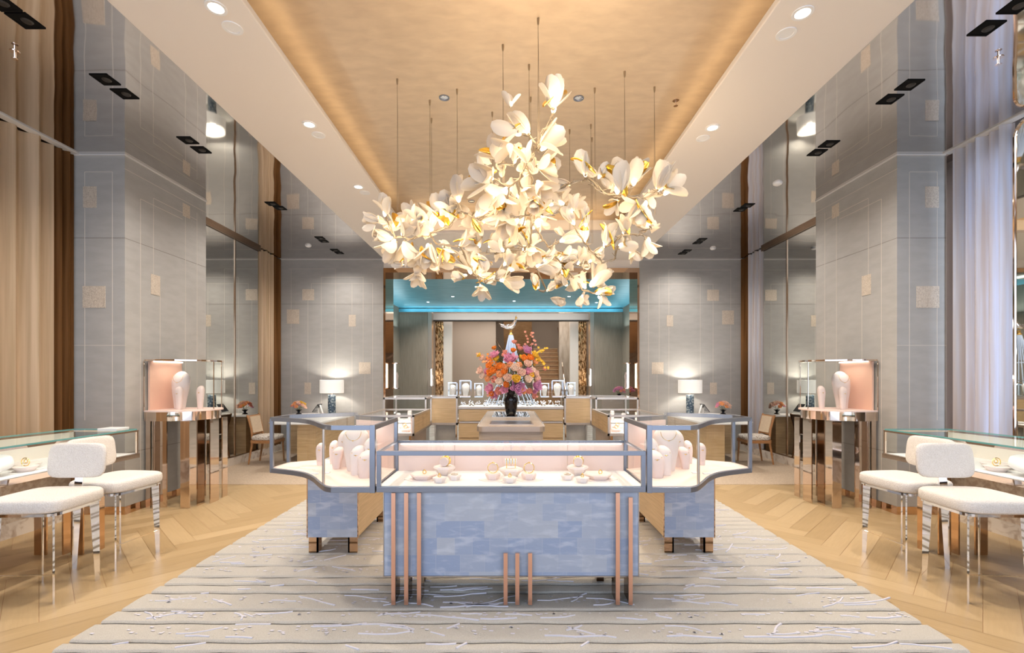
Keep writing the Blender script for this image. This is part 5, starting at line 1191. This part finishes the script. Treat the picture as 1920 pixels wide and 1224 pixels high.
# lit glass wall vitrines on the jambs
def wall_vitrine(x, y, z, h, r, label, sx):
    t = thing('wall_vitrine', (x * sx, y, z), label, 'wall vitrine', 'lit glass tube vitrines on the portal jambs')
    b = MB(sx); b.lathe((x, y, z), [(r, 0), (r, .02), (r * .8, .02)], 20); b.lathe((x, y, z + h - .02), [(r * .8, 0), (r, 0), (r, .02)], 20); b.build('caps', M['rosegold'], t)
    c = [(x + r * .95 * math.cos(2 * PI * q / 20), y + r * .95 * math.sin(2 * PI * q / 20)) for q in range(20)]
    b = MB(sx); b.rail(c, .003, z + .02, z + h - .02, closed=True, smooth=True); b.build('glass_tube', M['glass'], t)
    b = MB(sx); b.lathe((x + r * .25, y, z + .02), [(r * .22, 0), (r * .22, h - .04)], 10); b.build('light_bar', emis('vitrine_bar', (1, .95, .88), 5), t)
    b = MB(sx); b.lathe((x - r * .35, y - r * .2, z + .02), [(r * .3, 0), (r * .2, h * .3), (r * .35, h * .45), (r * .1, h * .6)], 12); b.build('jewel_form', M['bust'], t)
wall_vitrine(2.40, 9.85, 1.22, .54, .085, 'near left lit glass tube vitrine on the bronze portal jamb', -1)
wall_vitrine(2.42, 9.85, 1.22, .54, .085, 'near right lit glass tube vitrine on the bronze portal jamb', 1)
wall_vitrine(2.66, 15.9, 1.16, .60, .085, 'far left lit glass tube vitrine by the staircase hall', -1)
wall_vitrine(2.66, 15.9, 1.16, .60, .085, 'far right lit glass tube vitrine by the staircase hall', 1)
# table with posy in the second room, right
b = MB(); b.box(2.0, 2.5, 10.4, 10.9, 0.0, 1.0); tag(b.build('plinth_table', M['greige'], bevel=.01), 'plain taupe plinth just inside the back room on the right', 'plinth')
small_bouquet(2.42 * 1.0, 10.55, 1.001, 'small pink posy on the plinth in the back room', 'small black vase on the plinth in the back room', 8, ['peony_pink', 'mauve', 'coral'], .12)

# ------------------------------------------------------------------ staircase hall
b = MB(); b.box(-3.2, 3.2, 21.5, 21.6, 0, 5); struct(b.build('wall_hall', M['beigew']))
b = MB(); b.box(-3.2, -3.1, Y2 + .3, 21.5, 0, 5); struct(b.build('wall_left_hall', M['beigew']))
b = MB(); b.box(3.1, 3.2, Y2 + .3, 21.5, 0, 5); struct(b.build('wall_right_hall', M['mrbl']))
b = MB(); b.box(-3.2, -.55, Y2 + .7, 21.5, 3.95, 4.0); struct(b.build('ceiling_hall', M['cream']))
b = MB(); b.box(-3.2, 3.2, Y2 + .3, 21.6, 5.0, 5.05); struct(b.build('ceiling_hall_upper', M['cream']))
b = MB(); b.box(-2.55, -.62, 19.3, 19.5, 0, 3.95); struct(b.build('wall_hall_partition', M['beigew']))
b = MB(); b.box(1.9, 2.45, 18.6, 18.75, 0, 4.9); struct(b.build('wall_hall_slab', M['mrbl']))
def hammered():
    m = mat('hammered_bronze', (.45, .24, .10), .2, 1.0); return noisecol(m, (.20, .09, .03), (.85, .52, .26), (1, 1, .45), 16, 4, 'Object', .8, .42, .6, .6)
M['hammer'] = hammered()
for sx, nm in ((-1, 'left'), (1, 'right')):
    b = MB(sx); b.box(2.40, 2.68, 16.75, 16.85, 0, 3.5); tag(b.build('carved_column', M['hammer']), 'tall carved bronze relief column at the %s of the staircase hall' % nm, 'column', 'carved bronze columns')
    b = MB(sx); b.box(2.10, 2.40, 16.8, 16.95, 0, 3.5); struct(b.build('trim_hall_%s' % nm, M['cream']))
st = thing('staircase', (1.4, 19.0, 0), 'walnut staircase turning back on itself with glass balustrade and metal handrail in the far hall', 'staircase')
tr = MB(); ri = MB(); so = MB()
for k in range(15):
    ya = 17.5 + .19 * k; z = .18 * (k + 1); tr.box(.90, 2.0, ya - .02, ya + .21, z - .04, z); ri.box(.92, 1.98, ya, ya + .015, z - .18, z - .04)
tr.box(-.35, 2.0, 20.35, 21.4, 2.66, 2.70)
for k in range(11):
    ya = 20.35 - .19 * k; z = 2.70 + .18 * (k + 1); tr.box(-.30, .85, ya - .21, ya + .02, z - .04, z); ri.box(-.28, .83, ya - .015, ya, z - .18, z - .04)
so.add([(-.30, 20.35, 2.52), (.85, 20.35, 2.52), (.85, 18.26, 4.50), (-.30, 18.26, 4.50), (-.30, 20.35, 2.66), (.85, 20.35, 2.66), (.85, 18.26, 4.64), (-.30, 18.26, 4.64)], [(0, 1, 2, 3), (4, 5, 6, 7), (0, 1, 5, 4), (1, 2, 6, 5), (2, 3, 7, 6), (3, 0, 4, 7)])
tr.build('treads', M['stairl'], st); lo = MB(); lo.box(.92, 1.98, 17.52, 17.54, 0, .14); lo.build('first_riser', M['stairw'], st); ri.build('risers', M['stairw'], st); so.build('soffit', M['stairw'], st)
b = MB(); b.add([(.86, 17.5, .0), (.86, 20.35, 2.5), (.86, 20.35, 2.86), (.86, 17.5, .36), (.90, 17.5, .0), (.90, 20.35, 2.5), (.90, 20.35, 2.86), (.90, 17.5, .36)], [(0, 1, 2, 3), (4, 5, 6, 7), (0, 1, 5, 4), (1, 2, 6, 5), (2, 3, 7, 6), (3, 0, 4, 7)]); b.build('stringer', M['cream'], st)
b = MB(); b.tube([(2.02, 17.5, 1.0), (2.02, 20.3, 3.6)], .022, 8); b.tube([(.88, 17.5, 1.0), (.88, 20.3, 3.6), (.30, 21.2, 3.7)], .022, 8); b.tube([(-.32, 20.3, 3.55), (-.32, 18.3, 5.4)], .022, 8); b.build('handrail', M['rosegold'], st)
b = MB(); b.add([(.875, 17.5, .36), (.875, 20.3, 2.86), (.875, 20.3, 3.58), (.875, 17.5, .98), (.887, 17.5, .36), (.887, 20.3, 2.86), (.887, 20.3, 3.58), (.887, 17.5, .98)], [(0, 1, 2, 3), (4, 5, 6, 7), (0, 1, 5, 4), (1, 2, 6, 5), (2, 3, 7, 6), (3, 0, 4, 7)]); b.build('glass_balustrade', M['glass'], st)
arc = [(-.72 + .0, 19.6, 4.3)] + [(-.75 + 1.35 * (1 - math.cos(a)), 19.6 , 3.7 - 1.55 * math.sin(a)) for a in [R(90) * q / 12 for q in range(13)]]
b = MB(); b.tube(arc, .03, 8); b.build('curved_rail', M['bronzed'], st)
light('AREA', 'hall_light', (-1.4, 17.9, 3.85), 22, NEUT, 2.0, 1.5); light('AREA', 'hall_light', (1.2, 17.6, 4.9), 60, WARM, 2.0, 1.5)

# light above the island (recessed spots in the back soffit)
for x in (-1.2, 0, 1.2): light('SPOT', 'downlight_beam', (x, 8.2, ZS - .02), 90, NEUT, .04, spot=R(95), blend=.8)
for o in bpy.data.objects:
    if '_o' in o: del o['_o']
